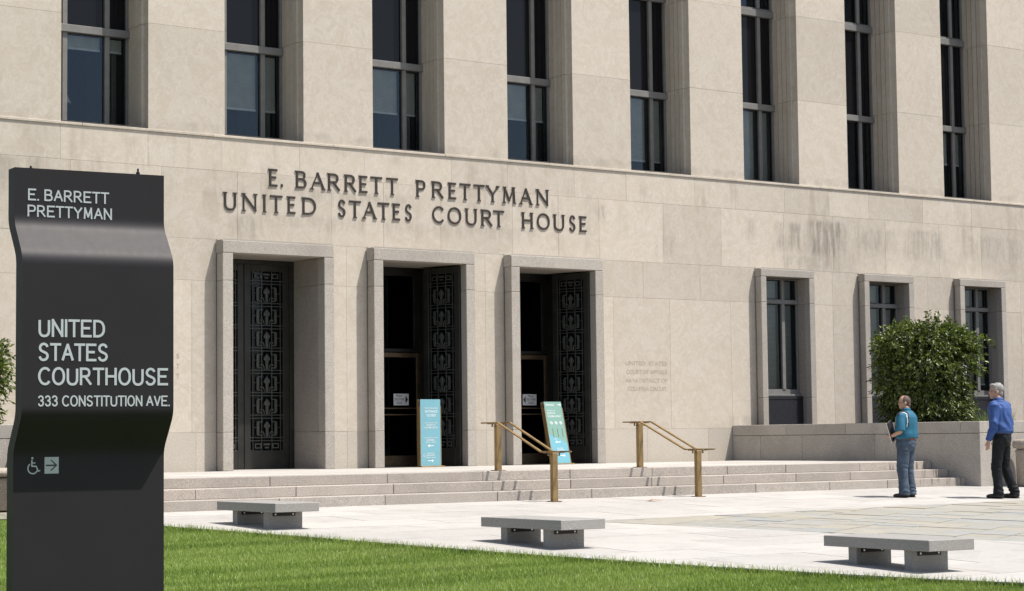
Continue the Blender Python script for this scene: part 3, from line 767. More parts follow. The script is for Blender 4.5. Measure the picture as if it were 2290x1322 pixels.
# ------------------------------------------------------------------ bronze lettering
def glyph(ch, w, h):
    """capital as strokes: list of polylines (x,z in 0..1 units) with serif flags"""
    G = {
     'E': [[(0, 0), (0, 1)], [(0, 1), (1, 1)], [(0, .52), (.8, .52)], [(0, 0), (1, 0)]],
     'B': [[(0, 0), (0, 1)], [(0, 1), (.55, 1), (.82, .93), (.88, .78), (.80, .62), (.55, .54), (0, .54)], [(.5, .54), (.86, .46), (1, .27), (.88, .07), (.55, 0), (0, 0)]],
     'A': [[(0, 0), (.5, 1)], [(.5, 1), (1, 0)], [(.19, .36), (.81, .36)]],
     'R': [[(0, 0), (0, 1)], [(0, 1), (.5, 1), (.78, .92), (.86, .75), (.78, .57), (.5, .49), (0, .49)], [(.42, .49), (1, 0)]],
     'P': [[(0, 0), (0, 1)], [(0, 1), (.6, 1), (.92, .92), (1, .74), (.92, .55), (.6, .46), (0, .46)]],
     'T': [[(.5, 0), (.5, 1)], [(0, 1), (1, 1)]],
     'Y': [[(.5, 0), (.5, .46)], [(.5, .46), (0, 1)], [(.5, .46), (1, 1)]],
     'M': [[(.06, 0), (.12, 1)], [(.12, 1), (.5, .12)], [(.5, .12), (.88, 1)], [(.88, 1), (.94, 0)]],
     'N': [[(0, 0), (0, 1)], [(0, 1), (1, 0)], [(1, 0), (1, 1)]],
     'U': [[(0, 1), (0, .32), (.07, .12), (.25, .0), (.5, -.03), (.75, .0), (.93, .12), (1, .32), (1, 1)]],
     'I': [[(.5, 0), (.5, 1)]],
     'D': [[(0, 0), (0, 1)], [(0, 1), (.42, 1), (.78, .9), (.97, .68), (1, .5), (.97, .3), (.78, .1), (.42, 0), (0, 0)]],
     'S': [[(.93, .82), (.80, .96), (.5, 1.02), (.2, .95), (.06, .77), (.17, .6), (.5, .5), (.85, .39), (.95, .22), (.8, .05), (.48, -.02), (.17, .04), (.02, .2)]],
     'C': [[(1, .84), (.85, .96), (.6, 1.02), (.3, .95), (.08, .75), (0, .5), (.08, .25), (.3, .05), (.6, -.02), (.87, .05), (1, .18)]],
     'V': [[(.5, 0), (0, 1)], [(.5, 0), (1, 1)]],
     '3': [[(.02, .80), (.15, .95), (.48, 1.01), (.82, .93), (.92, .76), (.82, .60), (.42, .53)], [(.42, .53), (.85, .46), (1, .27), (.86, .08), (.5, -.01), (.15, .05), (0, .22)]],
     'O': [[(.5, 1.02), (.2, .93), (.03, .7), (0, .5), (.03, .28), (.2, .07), (.5, -.02), (.8, .07), (.97, .28), (1, .5), (.97, .7), (.8, .93), (.5, 1.02)]],
     'H': [[(0, 0), (0, 1)], [(1, 0), (1, 1)], [(0, .51), (1, .51)]],
     '.': [[(.5, 0), (.5, .06)]]}
    ser = {'E': [(0, 0), (0, 1)], 'B': [(0, 0), (0, 1)], 'A': [(0, 0), (1, 0)], 'R': [(0, 0), (0, 1)], 'P': [(0, 0), (0, 1)], 'T': [(.5, 0)], 'Y': [(.5, 0), (0, 1), (1, 1)],
           'M': [(.06, 0), (.94, 0), (.12, 1), (.88, 1)], 'N': [(0, 0), (0, 1), (1, 1)], 'U': [(0, 1), (1, 1)], 'I': [(.5, 0), (.5, 1)], 'D': [(0, 0), (0, 1)], 'H': [(0, 0), (0, 1), (1, 0), (1, 1)]}
    return G[ch], ser.get(ch, [])
def smooth_line(pl):
    pts = [Vector(p) for p in pl]
    if len(pts) < 4: return pts
    closed = (pts[0]-pts[-1]).length < 1e-4; out = []; n_ = len(pts)
    for i in range(n_-1):
        p1, p2 = pts[i], pts[i+1]
        if abs(p1.y-p2.y) < 1e-3 and (i in (0, n_-2)) and not closed or (p1-p2).length > .38 and (i == 0 or i == n_-2): out.append(p1); continue
        p0 = pts[i-1] if i else (pts[-2] if closed else p1); p3 = pts[i+2] if i < n_-2 else (pts[1] if closed else p2)
        for k_ in range(3):
            t_ = k_/3; out.append(.5*((2*p1)+(p2-p0)*t_+(2*p0-5*p1+4*p2-p3)*t_*t_+(-p0+3*p1-3*p2+p3)*t_**3))
    out.append(pts[-1]); return out
ADV = {'E': .52, 'B': .56, 'A': .64, 'R': .58, 'T': .56, 'P': .54, 'Y': .62, 'M': .68, 'N': .56, 'U': .56, 'I': 0, 'D': .58, 'S': .54, 'C': .60, 'O': .64, 'H': .56, 'V': .60, '3': .46, '.': 0}
def sans(st, o, u, v, w, h, depth, mat, parent, t=.138, gap=.24):
    """plain grotesque capitals, one mesh per letter, fitted into w x h"""
    o, u, v = Vector(o), Vector(u), Vector(v); nn = u.cross(v); x = 0; pos_ = []
    for ch in st:
        if ch == ' ': x += .34; continue
        if ch in 'TYVA' and x > 0: x -= .03
        pos_.append((ch, x)); x += ADV[ch]+gap+(-.03 if ch in 'ATYV' else 0)
    tot = x-gap+.15; sc = w/tot; tt = t*h
    for ch, x0 in pos_:
        stl, _ = glyph(ch, 0, 0); m = MB(); wid = ADV[ch]
        def P(p): return Vector(((x0+.075+wid*(p[0] if wid else 0))*sc, tt/2+(h-tt)*p[1]))
        for i, pl in enumerate(stl):
            if ch == '.': pl = [(.5, 0), (.5, .001)]
            if ch == 'Y' and i == 0: pl = [(.5, 0), (.5, .50)]
            pts = [P(p) for p in smooth_line(pl)]; closed = len(pts) > 2 and (pts[0]-pts[-1]).length < 1e-5
            if len(pts) == 2:
                d = (pts[1]-pts[0]).normalized() if (pts[1]-pts[0]).length > 1e-6 else Vector((0, 1))
                diag = min(abs(d.x), abs(d.y)) > .05
                e = tt*.5 if not diag else tt*.38
                if ch in 'ENHTPRBDIU.' or not diag: pts = [pts[0]-d*e, pts[1]+d*e]
                else: pts = [pts[0]-d*e*.6, pts[1]+d*e*.6]
            n_ = len(pts); L_, Rr = [], []
            for j, p in enumerate(pts):
                pa = pts[j-1] if j else (pts[-2] if closed else p); pb = pts[j+1] if j < n_-1 else (pts[1] if closed else p)
                d = (pb-pa).normalized(); q = Vector((-d.y, d.x))*tt/2; L_.append(p+q); Rr.append(p-q)
            yf = depth+.00012*i
            def W3(q, dd): return o+u*q.x+v*q.y+nn*dd
            m.add([W3(q, yf) for q in L_]+[W3(q, yf) for q in Rr]+[W3(q, 0) for q in L_]+[W3(q, 0) for q in Rr],
                  [f for j in range(n_-1) for f in ((n_+j, n_+j+1, j+1, j), (j+1, 2*n_+j+1, 2*n_+j, j), (n_+j, 3*n_+j, 3*n_+j+1, n_+j+1))]+([(0, 2*n_, 3*n_, n_), (2*n_-1, 4*n_-1, 3*n_-1, n_-1)] if not closed else []))
        part('letter', m, mat, parent)
def letter(ch, xa, xb, z0, z1, parent):
    st, sr = glyph(ch, 0, 0); t = .037; m = MB(); h = z1-z0-t; w = xb-xa-t; yb = D+.004; k = 0
    if w < .02: w = .0
    def P(p): return xa+t/2+w*p[0], z0+t/2+h*p[1]
    thick = {('A', 0): .6, ('M', 0): .6, ('M', 2): .7, ('N', 0): .65, ('N', 2): .65, ('Y', 2): .65}
    for i, pl in enumerate(st):
        tt = t*thick.get((ch, i), 1.0)
        if len(pl) > 2:
            L_, Rr = [], []
            pts = [Vector(P(p)) for p in smooth_line(pl)]; closed = (pts[0]-pts[-1]).length < 1e-4
            for j, p in enumerate(pts):
                pa = pts[j-1] if j else (pts[-2] if closed else p); pb = pts[j+1] if j < len(pts)-1 else (pts[1] if closed else p)
                d = (pb-pa).normalized(); q = Vector((-d.y, d.x))*tt/2; L_.append(p+q); Rr.append(p-q)
            yf = D-.017-.0007*i
            n_ = len(pts)
            m.add([(q.x, yf, q.y) for q in L_]+[(q.x, yf, q.y) for q in Rr]+[(q.x, yb, q.y) for q in L_]+[(q.x, yb, q.y) for q in Rr],
                  [f for j in range(n_-1) for f in ((j, j+1, n_+j+1, n_+j), (j, 2*n_+j, 2*n_+j+1, j+1), (n_+j+1, 3*n_+j+1, 3*n_+j, n_+j))]
                  + ([(0, n_, 3*n_, 2*n_), (n_-1, 3*n_-1, 4*n_-1, 2*n_-1)] if not closed else []))
        else:
            a, b = Vector(P(pl[0])), Vector(P(pl[1])); d = (b-a).normalized(); q = Vector((-d.y, d.x))*tt/2
            a = a-d*tt*.45; b = b+d*tt*.45; yf = D-.018-.0007*i-.0001
            m.plate([tuple(a+q), tuple(a-q), tuple(b-q), tuple(b+q)] if d.y >= 0 or True else [], yf, yb)
    for j, p in enumerate(sr):
        x, z = P(p); s = .052 if ch != 'I' else .044; up = p[1] > .5
        z += -.0005 if up else .0005
        e = t*.52 if up else -t*.52
        m.plate([(x-t/2-s*.5, z+e), (x+t/2+s*.5, z+e), (x+t*.42, z-e*.45), (x-t*.42, z-e*.45)], D-.021-.0006*j, yb)
    part('letter', m, M['letter'], parent)
ins = thing('building_lettering', 'dark bronze capitals spelling the court house name on the limestone above the doors', 'lettering', (20.7, D, 5.3))
x1s = [17.63, 17.79, 17.85, 17.91, 18.17, 18.38, 18.47, 18.75, 18.83, 19.07, 19.18, 19.41, 19.49, 19.65, 19.72, 19.97, 20.06, 20.31, 20.72, 20.91, 21.07, 21.31, 21.44, 21.6, 21.68, 21.93, 22.0, 22.25, 22.3, 22.58, 22.67, 22.98, 23.08, 23.36, 23.48, 23.75]
x2s = [16.74, 16.97, 17.1, 17.37, 17.5, 17.56, 17.64, 17.89, 18.0, 18.15, 18.3, 18.57, 19.03, 19.19, 19.26, 19.51, 19.56, 19.83, 19.87, 20.12, 20.2, 20.35, 20.46, 20.61, 21.06, 21.32, 21.41, 21.71, 21.82, 22.06, 22.18, 22.42, 22.45, 22.7, 23.13, 23.37, 23.48, 23.78, 23.89, 24.13, 24.26, 24.41, 24.52, 24.68]
for ch, a, b in zip('E.BARRETTPRETTYMAN', x1s[::2], x1s[1::2]): letter(ch, a, b, 5.409, 5.720, ins)
for ch, a, b in zip('UNITEDSTATESCOURTHOUSE', x2s[::2], x2s[1::2]): letter(ch, a, b, 4.945, 5.255, ins)
M['carved'] = mat_plain('carved_limestone', (.385, .33, .26), .9)
carv = thing('carved_inscription', 'faint four line inscription carved in the limestone right of the doors', 'inscription', (26.1, D, 2.1))
for st, xa, xb, z in (('UNITED  STATES', 25.62, 26.68, 2.36), ('COURT OF APPEALS', 25.63, 26.68, 2.19), ('FOR THE', 25.63, 25.92, 2.025), ('DISTRICT OF', 25.97, 26.69, 2.02), ('COLUMBIA CIRCUIT', 25.66, 26.66, 1.855)):
    text('carved_line', st, (xa, D-.0005, z), (1, 0, 0), (0, 0, 1), xb-xa, .08 if st != 'FOR THE' else .055, .0025, M['carved'], carv)
carv2 = thing('carved_inscription', 'ends of three carved lines on the limestone beside the dark sign', 'inscription', (15.9, D, 2.3))
for st, z in (('S', 2.36), ('T', 2.19), ('T', 2.02)):
    text('carved_line', st, (15.83, D-.0005, z), (1, 0, 0), (0, 0, 1), .055, .08, .0025, M['carved'], carv2)

# ------------------------------------------------------------------ planter walls
def planter(label, lo, runs):
    t = thing('planter_wall', label, 'wall', lo)
    for (x0, x1, y0, y1, joints, axis, hs) in runs:
        zc_ = [(-.3, hs-.215), (hs-.215, hs)]
        for ci, (z0, z1) in enumerate(zc_):
            js = [x0 if axis == 'x' else y0]+joints[ci]+[x1 if axis == 'x' else y1]
            for a, b in zip(js, js[1:]):
                m = MB(); g = .004
                if axis == 'x': m.box(a+g*.5, b-g*.5, y0+.003*(1-ci), y1, z0+.003, z1-.003, .007)
                else: m.box(x0+.003*(1-ci), x1, a+g*.5, b-g*.5, z0+.003, z1-.003, .007)
                part('wall_stone', m, M['wall_gran'], t)
    return t
YF = 25.0
t = planter('long granite planter wall right of the steps, with a clipped shrub behind', (30, 25.2, 0), [
    (XW, XW+.38, YF, D-.005, [[27.6, 29.55, 30.75], [25.45, 26.55, 28.35, 30.0]], 'y', HW),
    (XW+.38, 42, YF, YF+.38, [[28.98, 31.2, 33.4, 36], [30.1, 32.3, 34.6, 37]], 'x', HW)])
m = MB(); m.box(XW+.38, 42, YF+.38, D-.005, .2, 1.08); part('soil', m, M['soil'], t)
t2 = planter('granite planter wall at the far left behind the dark sign', (11, 29.3, 0), [
    (XL-.36, XL-.004, YF, D-.005, [[26.6, 28.2, 29.9], [25.9, 27.5, 29.2]], 'y', HW),
    (5.0, XL-.36, 29.2, 29.56, [[6.6, 8.2, 9.8], [7.3, 9.0, 10.7]], 'x', 1.235)])
m = MB(); m.box(5.0, XL-.36, 29.56, D-.005, .2, 1.16); part('soil', m, M['soil'], t2)
# weeds on the planter edge
def scatter(n_, x0, x1, y0, y1, z, clump, seed):
    r_ = np.random.RandomState(seed); p = r_.uniform([x0, y0], [x1, y1], (n_, 2))
    k_ = np.array([noise.noise(Vector((a*clump, b*clump*.4, seed)))for a, b in p]); p = p[k_ > .05]
    return np.c_[p, np.full(len(p), z)]
blades('planter_weeds', np.vstack([scatter(5000, 28.8, 33.0, 25.4, 26.6, 1.08, 1.3, 5), scatter(1500, 28.8, 41, 25.38, 25.6, 1.08, 1.9, 6), scatter(4000, 30.5, 41.0, 25.4, 27.4, 1.08, .9, 9)]), .12, .32, .012, M['weed'], 6, .4)
blades('planter_weeds', scatter(1500, 8.0, 11.9, 29.6, 30.3, 1.16, 1.3, 8), .1, .26, .012, M['weed'], 7, .4)

# ------------------------------------------------------------------ shrubs
def shrub(label, cx, cy, z0, rx, ry, h, nl, seed, shoots):
    t = thing('shrub', label, 'shrub', (cx, cy, z0))
    rs = np.random.RandomState(seed); rr = random.Random(seed)
    m = MB()
    for i in range(9):
        a = rr.uniform(0, 6.28); r0 = rr.uniform(.05, .18); tx, ty = math.cos(a), math.sin(a)
        k_ = rr.uniform(.4, .8)
        m.tube([(cx+tx*r0, cy+ty*r0, z0), (cx+tx*(r0+.15), cy+ty*(r0+.15), z0+h*.35), (cx+tx*rx*k_*.8, cy+ty*ry*k_*.8, z0+h*.68), (cx+tx*rx*k_, cy+ty*ry*k_, z0+h*.88)], [.035, .028, .018, .007], 6)
    part('branches', m, M['bark'], t)
    # leaves hang in drooping twigs through the outer shell of a squarish crown
    P_, N_ = [], []
    ntw = nl//9
    for i in range(ntw):
        u = rr.uniform(-1, 1); v = rr.uniform(-1, 1); face = rr.random()
        ang_ = rr.uniform(0, 2*math.pi); e = 3.2
        ca, sa = math.cos(ang_), math.sin(ang_)
        rad = 1/((abs(ca)**e+abs(sa)**e)**(1/e))
        if face < .30:
            q = math.sqrt(rr.random()); zt = 1.0; fx, fy = ca*rad*q, sa*rad*q
            dom = 1-.16*q**3
            p = Vector((fx*rx*.97, fy*ry*.97, h*dom-rr.random()**2*.35)); out = Vector((ca*.5, sa*.5, .75))
        else:
            zt = rr.uniform(.02, .95); narrow = (.80+.20*min(1, zt*1.6)) if zt < .62 else 1-.18*((zt-.62)/.38)**2.2
            dep = 1-rr.random()**1.3*.62
            p = Vector((ca*rad*rx*narrow*dep, sa*rad*ry*narrow*dep, zt*h)); out = Vector((ca, sa, .1))
        nb = noise.noise(Vector((p.x*1.7, p.y*1.7, p.z*1.9+seed)))
        p += out*nb*.16
        d = (out*.55+Vector((rr.uniform(-.4, .4), rr.uniform(-.4, .4), rr.uniform(-1.0, -.1)))).normalized()
        for j in range(9):
            s = j/9*.26
            q = p+d*s+Vector((0, 0, -.25*s*s)); P_.append((cx+q.x, cy+q.y, z0+max(.02, q.z))); N_.append((*d, out.x, out.y, out.z))
    for (ax, ay, az, dx, dy, dz, ln, cnt_) in shoots:
        for j in range(cnt_):
            s = j/cnt_; q = Vector((ax, ay, az))+Vector((dx, dy, dz))*ln*s
            P_.append((cx+q.x+rr.uniform(-.05, .05), cy+q.y+rr.uniform(-.05, .05), z0+q.z)); N_.append((rr.uniform(-1, 1), rr.uniform(-1, 1), rr.uniform(-.4, .7), 0, -.3, .8))
    P_ = np.array(P_); N_ = np.array(N_); n_ = len(P_)
    ax = N_[:, :3]+rs.normal(0, .55, (n_, 3)); ax /= np.linalg.norm(ax, axis=1)[:, None]
    ou = N_[:, 3:]+rs.normal(0, .45, (n_, 3)); sd = np.cross(ax, ou); sd /= np.linalg.norm(sd, axis=1)[:, None]+1e-9
    nr = np.cross(sd, ax); ln = rs.uniform(.055, .098, n_)[:, None]; wd = ln*.24
    V = np.stack([P_, P_+ax*ln*.45+sd*wd+nr*ln*.10, P_+ax*ln, P_+ax*ln*.45-sd*wd+nr*ln*.10], 1)
    me = bpy.data.meshes.new('foliage'); me.vertices.add(n_*4); me.vertices.foreach_set('co', V.ravel())
    me.loops.add(n_*6); me.loops.foreach_set('vertex_index', (np.arange(n_)[:, None]*4+np.array([0, 1, 2, 0, 2, 3])).ravel())
    me.polygons.add(n_*2); me.polygons.foreach_set('loop_start', np.arange(n_*2)*3); me.update()
    me.materials.append(M['leaf']); at = me.attributes.new('tone', 'FLOAT', 'POINT'); at.data.foreach_set('value', np.repeat(rs.uniform(0, 1, n_)**1.3, 4))
    me.validate(); link('foliage', me, t, kind='stuff')
    return t
shrub('big dense flat topped shrub in the planter behind the man in teal', 29.60, 27.35, 1.08, .80, .77, 1.93, 42000, 11,
      [(-.55, -.6, 1.85, -.1, 0, 1, .32, 60), (-.3, -.5, 1.85, .2, 0, 1, .2, 40), (.15, -.4, 1.9, .3, 0, 1, .2, 40), (1.0, -.5, 1.75, .7, -.2, -.5, .42, 60), (-.35, -.6, 1.95, .3, 0, .8, .26, 40), (-1.05, -.3, 1.5, -.8, 0, .1, .22, 26)])
shrub('leafy shrub at the left edge of the picture behind the dark sign', 11.25, 30.5, 1.16, 1.0, .75, 1.45, 22000, 12, [(.9, -.3, .95, .3, 0, 1, .4, 26), (.3, -.3, 1.4, .2, 0, 1, .25, 30)])

# ------------------------------------------------------------------ urns
def urn(label, cx, cy, z0, s, hh):
    t = thing('stone_urn', label, 'urn', (cx, cy, z0))
    m = MB(); m.lathe([(.26*s, z0), (.29*s, z0+.05*hh), (.30*s, z0+.70*hh), (.31*s, z0+.76*hh), (.27*s, z0+.80*hh)], cx, cy, 32); part('body', m, M['urn'], t, True)
    m = MB(); m.lathe([(.27*s, z0+.80*hh), (.345*s, z0+.83*hh), (.355*s, z0+.90*hh), (.345*s, z0+.97*hh), (.31*s, z0+hh), (.2*s, z0+hh-.02), (.19*s, z0+hh*.8)], cx, cy, 32); part('rim', m, M['urn'], t, True)
urn('brown stone waste urn by the planter wall, cut by the right picture edge', 29.27, 24.55, gz(0, 24.55), .98, .845)
urn('low wide stone urn at the left picture edge', 11.2, 28.3, 0, 1.9, .60)

# ------------------------------------------------------------------ handrails
def handrail(label, xt, yt, xb, yb):
    t = thing('handrail', label, 'handrail', (xt, yt, 0), 0, 'brass handrails on the steps')
    zt, zb = 1.200, .748; zg = gz(xb, yb)
    w = .048
    for (x, y, z0, z1) in ((xt, yt, L, zt-.03), (xb, yb, zg, zb-.03)):
        m = MB(); m.box(x-w, x+w, y-w*.75, y+w*.75, z0, z1, .004); part('post', m, M['brass'], t)
        m = MB(); m.box(x-.085, x+.085, y-.085, y+.085, z0, z0+.012, .002); part('base_plate', m, M['brass_dk'], t)
        m = MB(); m.box(x-.19, x+.03+.16, y-.022, y+.022, z1-.004, z1+.006)
        m.tube([(x-.105, y, z1-.04), (x-.105, y, z1)], .012, 8); m.tube([(x+.105, y, z1-.04), (x+.105, y, z1)], .012, 8); m.box(x-.115, x+.115, y-.012, y+.012, z1-.045, z1-.035)
        part('bracket', m, M['brass_dk'], t)
    for s in (-1, 1):
        ox = .115*s
        m = MB(); e = .10
        def bar(p, q):
            p, q = Vector(p), Vector(q); hw, hh = .021, .011
            m.add([(p.x-hw, p.y, p.z-hh), (p.x+hw, p.y, p.z-hh), (p.x+hw, p.y, p.z+hh), (p.x-hw, p.y, p.z+hh), (q.x-hw, q.y, q.z-hh), (q.x+hw, q.y, q.z-hh), (q.x+hw, q.y, q.z+hh), (q.x-hw, q.y, q.z+hh)],
                  [(0, 1, 2, 3), (4, 7, 6, 5), (0, 4, 5, 1), (1, 5, 6, 2), (2, 6, 7, 3), (3, 7, 4, 0)])
        bar((xt+ox, yt+.27, zt-.012), (xt+ox, yt-.17, zt-.012)); bar((xt+ox, yt-.17, zt-.0125), (xb+ox, yb+.17, zb-.0125)); bar((xb+ox, yb+.17, zb-.013), (xb+ox, yb-.27, zb-.013))
        part('rail_bar', m, M['brass'], t)
    return t

handrail('brass handrail in front of the right hand entrance door', 18.76, 26.33, 18.76, 24.88)
handrail('brass handrail on the steps right of all three doors', 21.63, 26.33, 21.63, 24.88)

# ------------------------------------------------------------------ benches
def bench(label, x, y, ro, z):
    t = thing('bench', label, 'bench', (x, y, z), ro, 'grey granite slab benches along the lawn')
    a, b, th, h, ia, ib, pt = 1.527, .606, .109, .326, .297, .067, .124
    # local: x = short side, y = long side
    m = MB(); m.box(0, b, 0, a, h-th, h, .005); part('seat', m, M['conc'], t, loc=(0, 0, 0))
    for y0 in (ia, a-ia-pt):
        m = MB(); m.box(ib, b-ib, y0, y0+pt, -.06, h-th-.001, .004); lg = part('leg', m, M['conc'], t, loc=(0, 0, 0))
        m = MB(); m.box(ib+.06, b-ib-.10, y0-.006, y0, h-th-.055, h-th-.002); m.box(ib+.06, b-ib-.10, y0-.06, y0-.006, h-th-.010, h-th-.002)
        br = part('bracket', m, M['edge'], lg, loc=(0, 0, 0))
        for xx in (ib+.095, b-ib-.135):
            m = MB(); m.tube([(xx, y0-.013, h-th-.033), (xx, y0-.006, h-th-.033)], .011, 8); part('bolt', m, M['bolt'], lg, loc=(0, 0, 0))
    return t
bench('grey slab bench nearest the steps and the dark sign', 12.185, 21.713, -.015, -.128)
bench('middle grey slab bench, below the middle handrail', 13.463, 17.744, -.011, -.268)
bench('grey slab bench nearest the camera at the lower right', 14.908, 13.794, -.058, -.407)

# ------------------------------------------------------------------ pylon sign
rot = R(-5.6); sw_ = Vector((math.cos(rot), math.sin(rot), 0)); sn = Vector((math.sin(rot), -math.cos(rot), 0)); FL = Vector((5.1753, 12.6405, 0))
gs = gz(0, 12.6)
pyl = thing('pylon_sign', 'tall dark grey metal sign with a stepped face naming the courthouse, standing on the lawn', 'sign', (FL.x, FL.y, gs-.055))
def off(z):
    def ss(a, b, v):          # straight ramp with short rounded ends
        t_ = min(1, max(0, (v-a)/(b-a))); r_ = .30
        if t_ < r_: y_ = t_*t_/(2*r_)
        elif t_ > 1-r_: y_ = (1-r_)-(1-t_)**2/(2*r_)
        else: y_ = t_-r_/2
        return y_/(1-r_)
    return .178*(1-ss(2.105, 2.435, z))*ss(.85, 1.18, z)
def SP_(u, z, o=0.0): return FL+sw_*u+sn*(off(z)+o)+Vector((0, 0, z))
WS_ = 1.022; TH = .135
zs = [gs-.10, -.2, .3, .8]+[.85+.33*i/24 for i in range(25)]+[1.2, 1.6, 2.0, 2.1]+[2.105+.33*i/24 for i in range(25)]+[2.46, 2.6, 2.742]
m = MB(); k = len(zs)
m.add([SP_(0, z) for z in zs]+[SP_(WS_, z) for z in zs], [(i, k+i, k+i+1, i+1) for i in range(k-1)])
m.add([SP_(0, z, -TH) for z in zs]+[SP_(WS_, z, -TH) for z in zs], [(i, i+1, k+i+1, k+i) for i in range(k-1)])
for u in (0, WS_):
    m.add([SP_(u, z) for z in zs]+[SP_(u, z, -TH) for z in zs], [(i, i+1, k+i+1, k+i) if u == 0 else (i, k+i, k+i+1, i+1) for i in range(k-1)])
m.add([SP_(0, zs[-1]), SP_(WS_, zs[-1]), SP_(WS_, zs[-1], -TH), SP_(0, zs[-1], -TH)], [(0, 1, 2, 3)])
part('body', m, M['sign'], pyl, True)
for u, hh in ((.125, .022), (.86, .045)):
    m = MB(); p_ = SP_(u, 2.742, -.06); m.tube([p_, p_+Vector((0, 0, hh*.45))], .014, 8); m.tube([p_, p_+Vector((0, 0, hh))], .007, 8); part('lifting_bolt', m, M['sign'], pyl)
UP = Vector((0, 0, 1))
for st, u0, u1, z, h in (('E. BARRETT', .088, .635, 2.530, .077), ('PRETTYMAN', .085, .657, 2.424, .077), ('UNITED', .106, .549, 1.632, .115), ('STATES', .106, .571, 1.477, .115), ('COURTHOUSE', .104, .983, 1.322, .114), ('333 CONSTITUTION AVE.', .105, .995, 1.185, .070)):
    sans(st, SP_(u0, z, .0006), sw_, UP, u1-u0, h, .002, M['sign_txt'], pyl)
def on_sign(pl, o0=.0006, o1=.003): # polygon (u,z) -> plate on the lower face
    m_ = MB(); k_ = len(pl)
    m_.add([SP_(u, z, o1) for u, z in pl]+[SP_(u, z, o0) for u, z in pl], [tuple(range(k_)), tuple(range(k_, 2*k_))[::-1]]+[(i, k_+i, k_+(i+1) % k_, (i+1) % k_) for i in range(k_)])
    return m_
part('arrow_panel', on_sign([(.206, .753), (.300, .753), (.300, .860), (.206, .860)]), M['sign_txt'], pyl)
m = MB(); ar = on_sign([(.214, .802), (.275, .802), (.275, .811), (.214, .811)], .003, .0045); m.add(ar.v, ar.f)
for pl in ([(.243, .772), (.252, .772), (.290, .8065), (.279, .8065)], [(.279, .8066), (.290, .8066), (.252, .842), (.243, .842)]):
    a_r = on_sign(pl, .003, .0048); m.add(a_r.v, a_r.f)
part('arrow', m, M['ink'], pyl)
m = MB()
def sub(pl, o1): q = on_sign(pl, .0006, o1); m.add(q.v, q.f)
sub([(.125+.008*math.cos(t_*.7), .854+.008*math.sin(t_*.7)) for t_ in range(9)], .003)
def seg(p, q, w, o1):
    d = (Vector(q)-Vector(p)).normalized(); n_ = Vector((-d.y, d.x))*w/2
    sub([(p[0]+n_.x, p[1]+n_.y), (p[0]-n_.x, p[1]-n_.y), (q[0]-n_.x, q[1]-n_.y), (q[0]+n_.x, q[1]+n_.y)], o1)
seg((.122, .842), (.122, .800), .009, .0031); seg((.122, .823), (.145, .823), .007, .0032); seg((.122, .802), (.150, .802), .009, .0033); seg((.150, .804), (.163, .770), .008, .0034); seg((.162, .768), (.177, .775), .007, .0035)
arcp = [(.118, .812)]+[(.128+.032*math.cos(R(a__)), .788+.034*math.sin(R(a__))) for a__ in range(125, 345, 14)]
for i, (p_, q_) in enumerate(zip(arcp[1:], arcp[2:])): seg(p_, q_, .008, .0036+.0001*(i % 2))
part('wheelchair_symbol', m, M['sign_txt'], pyl)

# ------------------------------------------------------------------ free standing entrance boards
def board(label, x, y, w, h, lean, mat, lines, arrows, wheel=None, xtra=None):
    t = thing('entrance_board', label, 'sign', (x, y, L))
    al = math.asin(lean/h); t.rotation_euler = (0, 0, 0)
    ca, sa = math.cos(al), math.sin(al)
    def T(m_): return m_.xf(lambda v: Vector((v.x, v.y*ca+v.z*sa, v.z*ca-v.y*sa)))
    m = MB(); m.box(0, w, -.012, 0, .02, h, .002); part('panel', T(m), mat, t, loc=(0, 0, 0))
    m = MB(); m.box(-.012, .0, -.016, .085, .02, h-.12); m.box(w, w+.012, -.016, .085, .02, h-.12); m.box(-.012, .0, .03, .085, h-.12, h+.004); m.box(w, w+.012, .03, .085, h-.12, h+.004)
    part('side_rail', T(m), M['brass'], t, loc=(0, 0, 0))
    m = MB(); m.box(.0, w, .001, .02, .02, h-.01); part('backing', T(m), M['brass_dk'], t, loc=(0, 0, 0))
    m = MB(); m.box(-.012, w+.06, -.06, .16, 0, .02, .003); part('foot', m, M['brass'], t, loc=(0, 0, 0))
    up = Vector((0, sa, ca)); nn = Vector((0, -ca, sa))
    def at_(u, v, o=.0125): return Vector((u, 0, 0))+up*v+nn*o
    for st, u, v, ww, hh in lines: text('lettering', st, at_(u, v), (1, 0, 0), up, ww, hh, .0015, M['white'], t, loc=(0, 0, 0))
    for (u, v, s) in arrows:
        m = MB()
        for i, pl in enumerate(([(-.06, -.006), (.04, -.006), (.04, .006), (-.06, .006)], [(.03, -.028), (.066, 0), (.03, .028)])):
            pl = [(u+s*a__, v+b__) for a__, b__ in pl]; k_ = len(pl)
            m.add([at_(a__, b__, .0142+.0004*i) for a__, b__ in pl]+[at_(a__, b__, .0124) for a__, b__ in pl], [tuple(range(k_)), tuple(range(k_, 2*k_))[::-1]]+[(q, k_+q, k_+(q+1) % k_, (q+1) % k_) for q in range(k_)])
        part('arrow', m, M['white'], t, loc=(0, 0, 0))
    if wheel:
        u, v = wheel; m = MB()
        ring = [at_(u+.020*math.cos(R(a__)), v+.020*math.sin(R(a__)), .0135) for a__ in range(130, 350, 20)]
        m.tube(ring, .0035, 5); m.tube([at_(u-.002, v+.05, .0135), at_(u-.002, v+.012, .0135), at_(u+.02, v+.012, .0135), at_(u+.032, v-.012, .0135)], .0035, 5)
        part('wheelchair_symbol', m, M['white'], t, loc=(0, 0, 0))
    if xtra: xtra(t, at_, up)
    return t
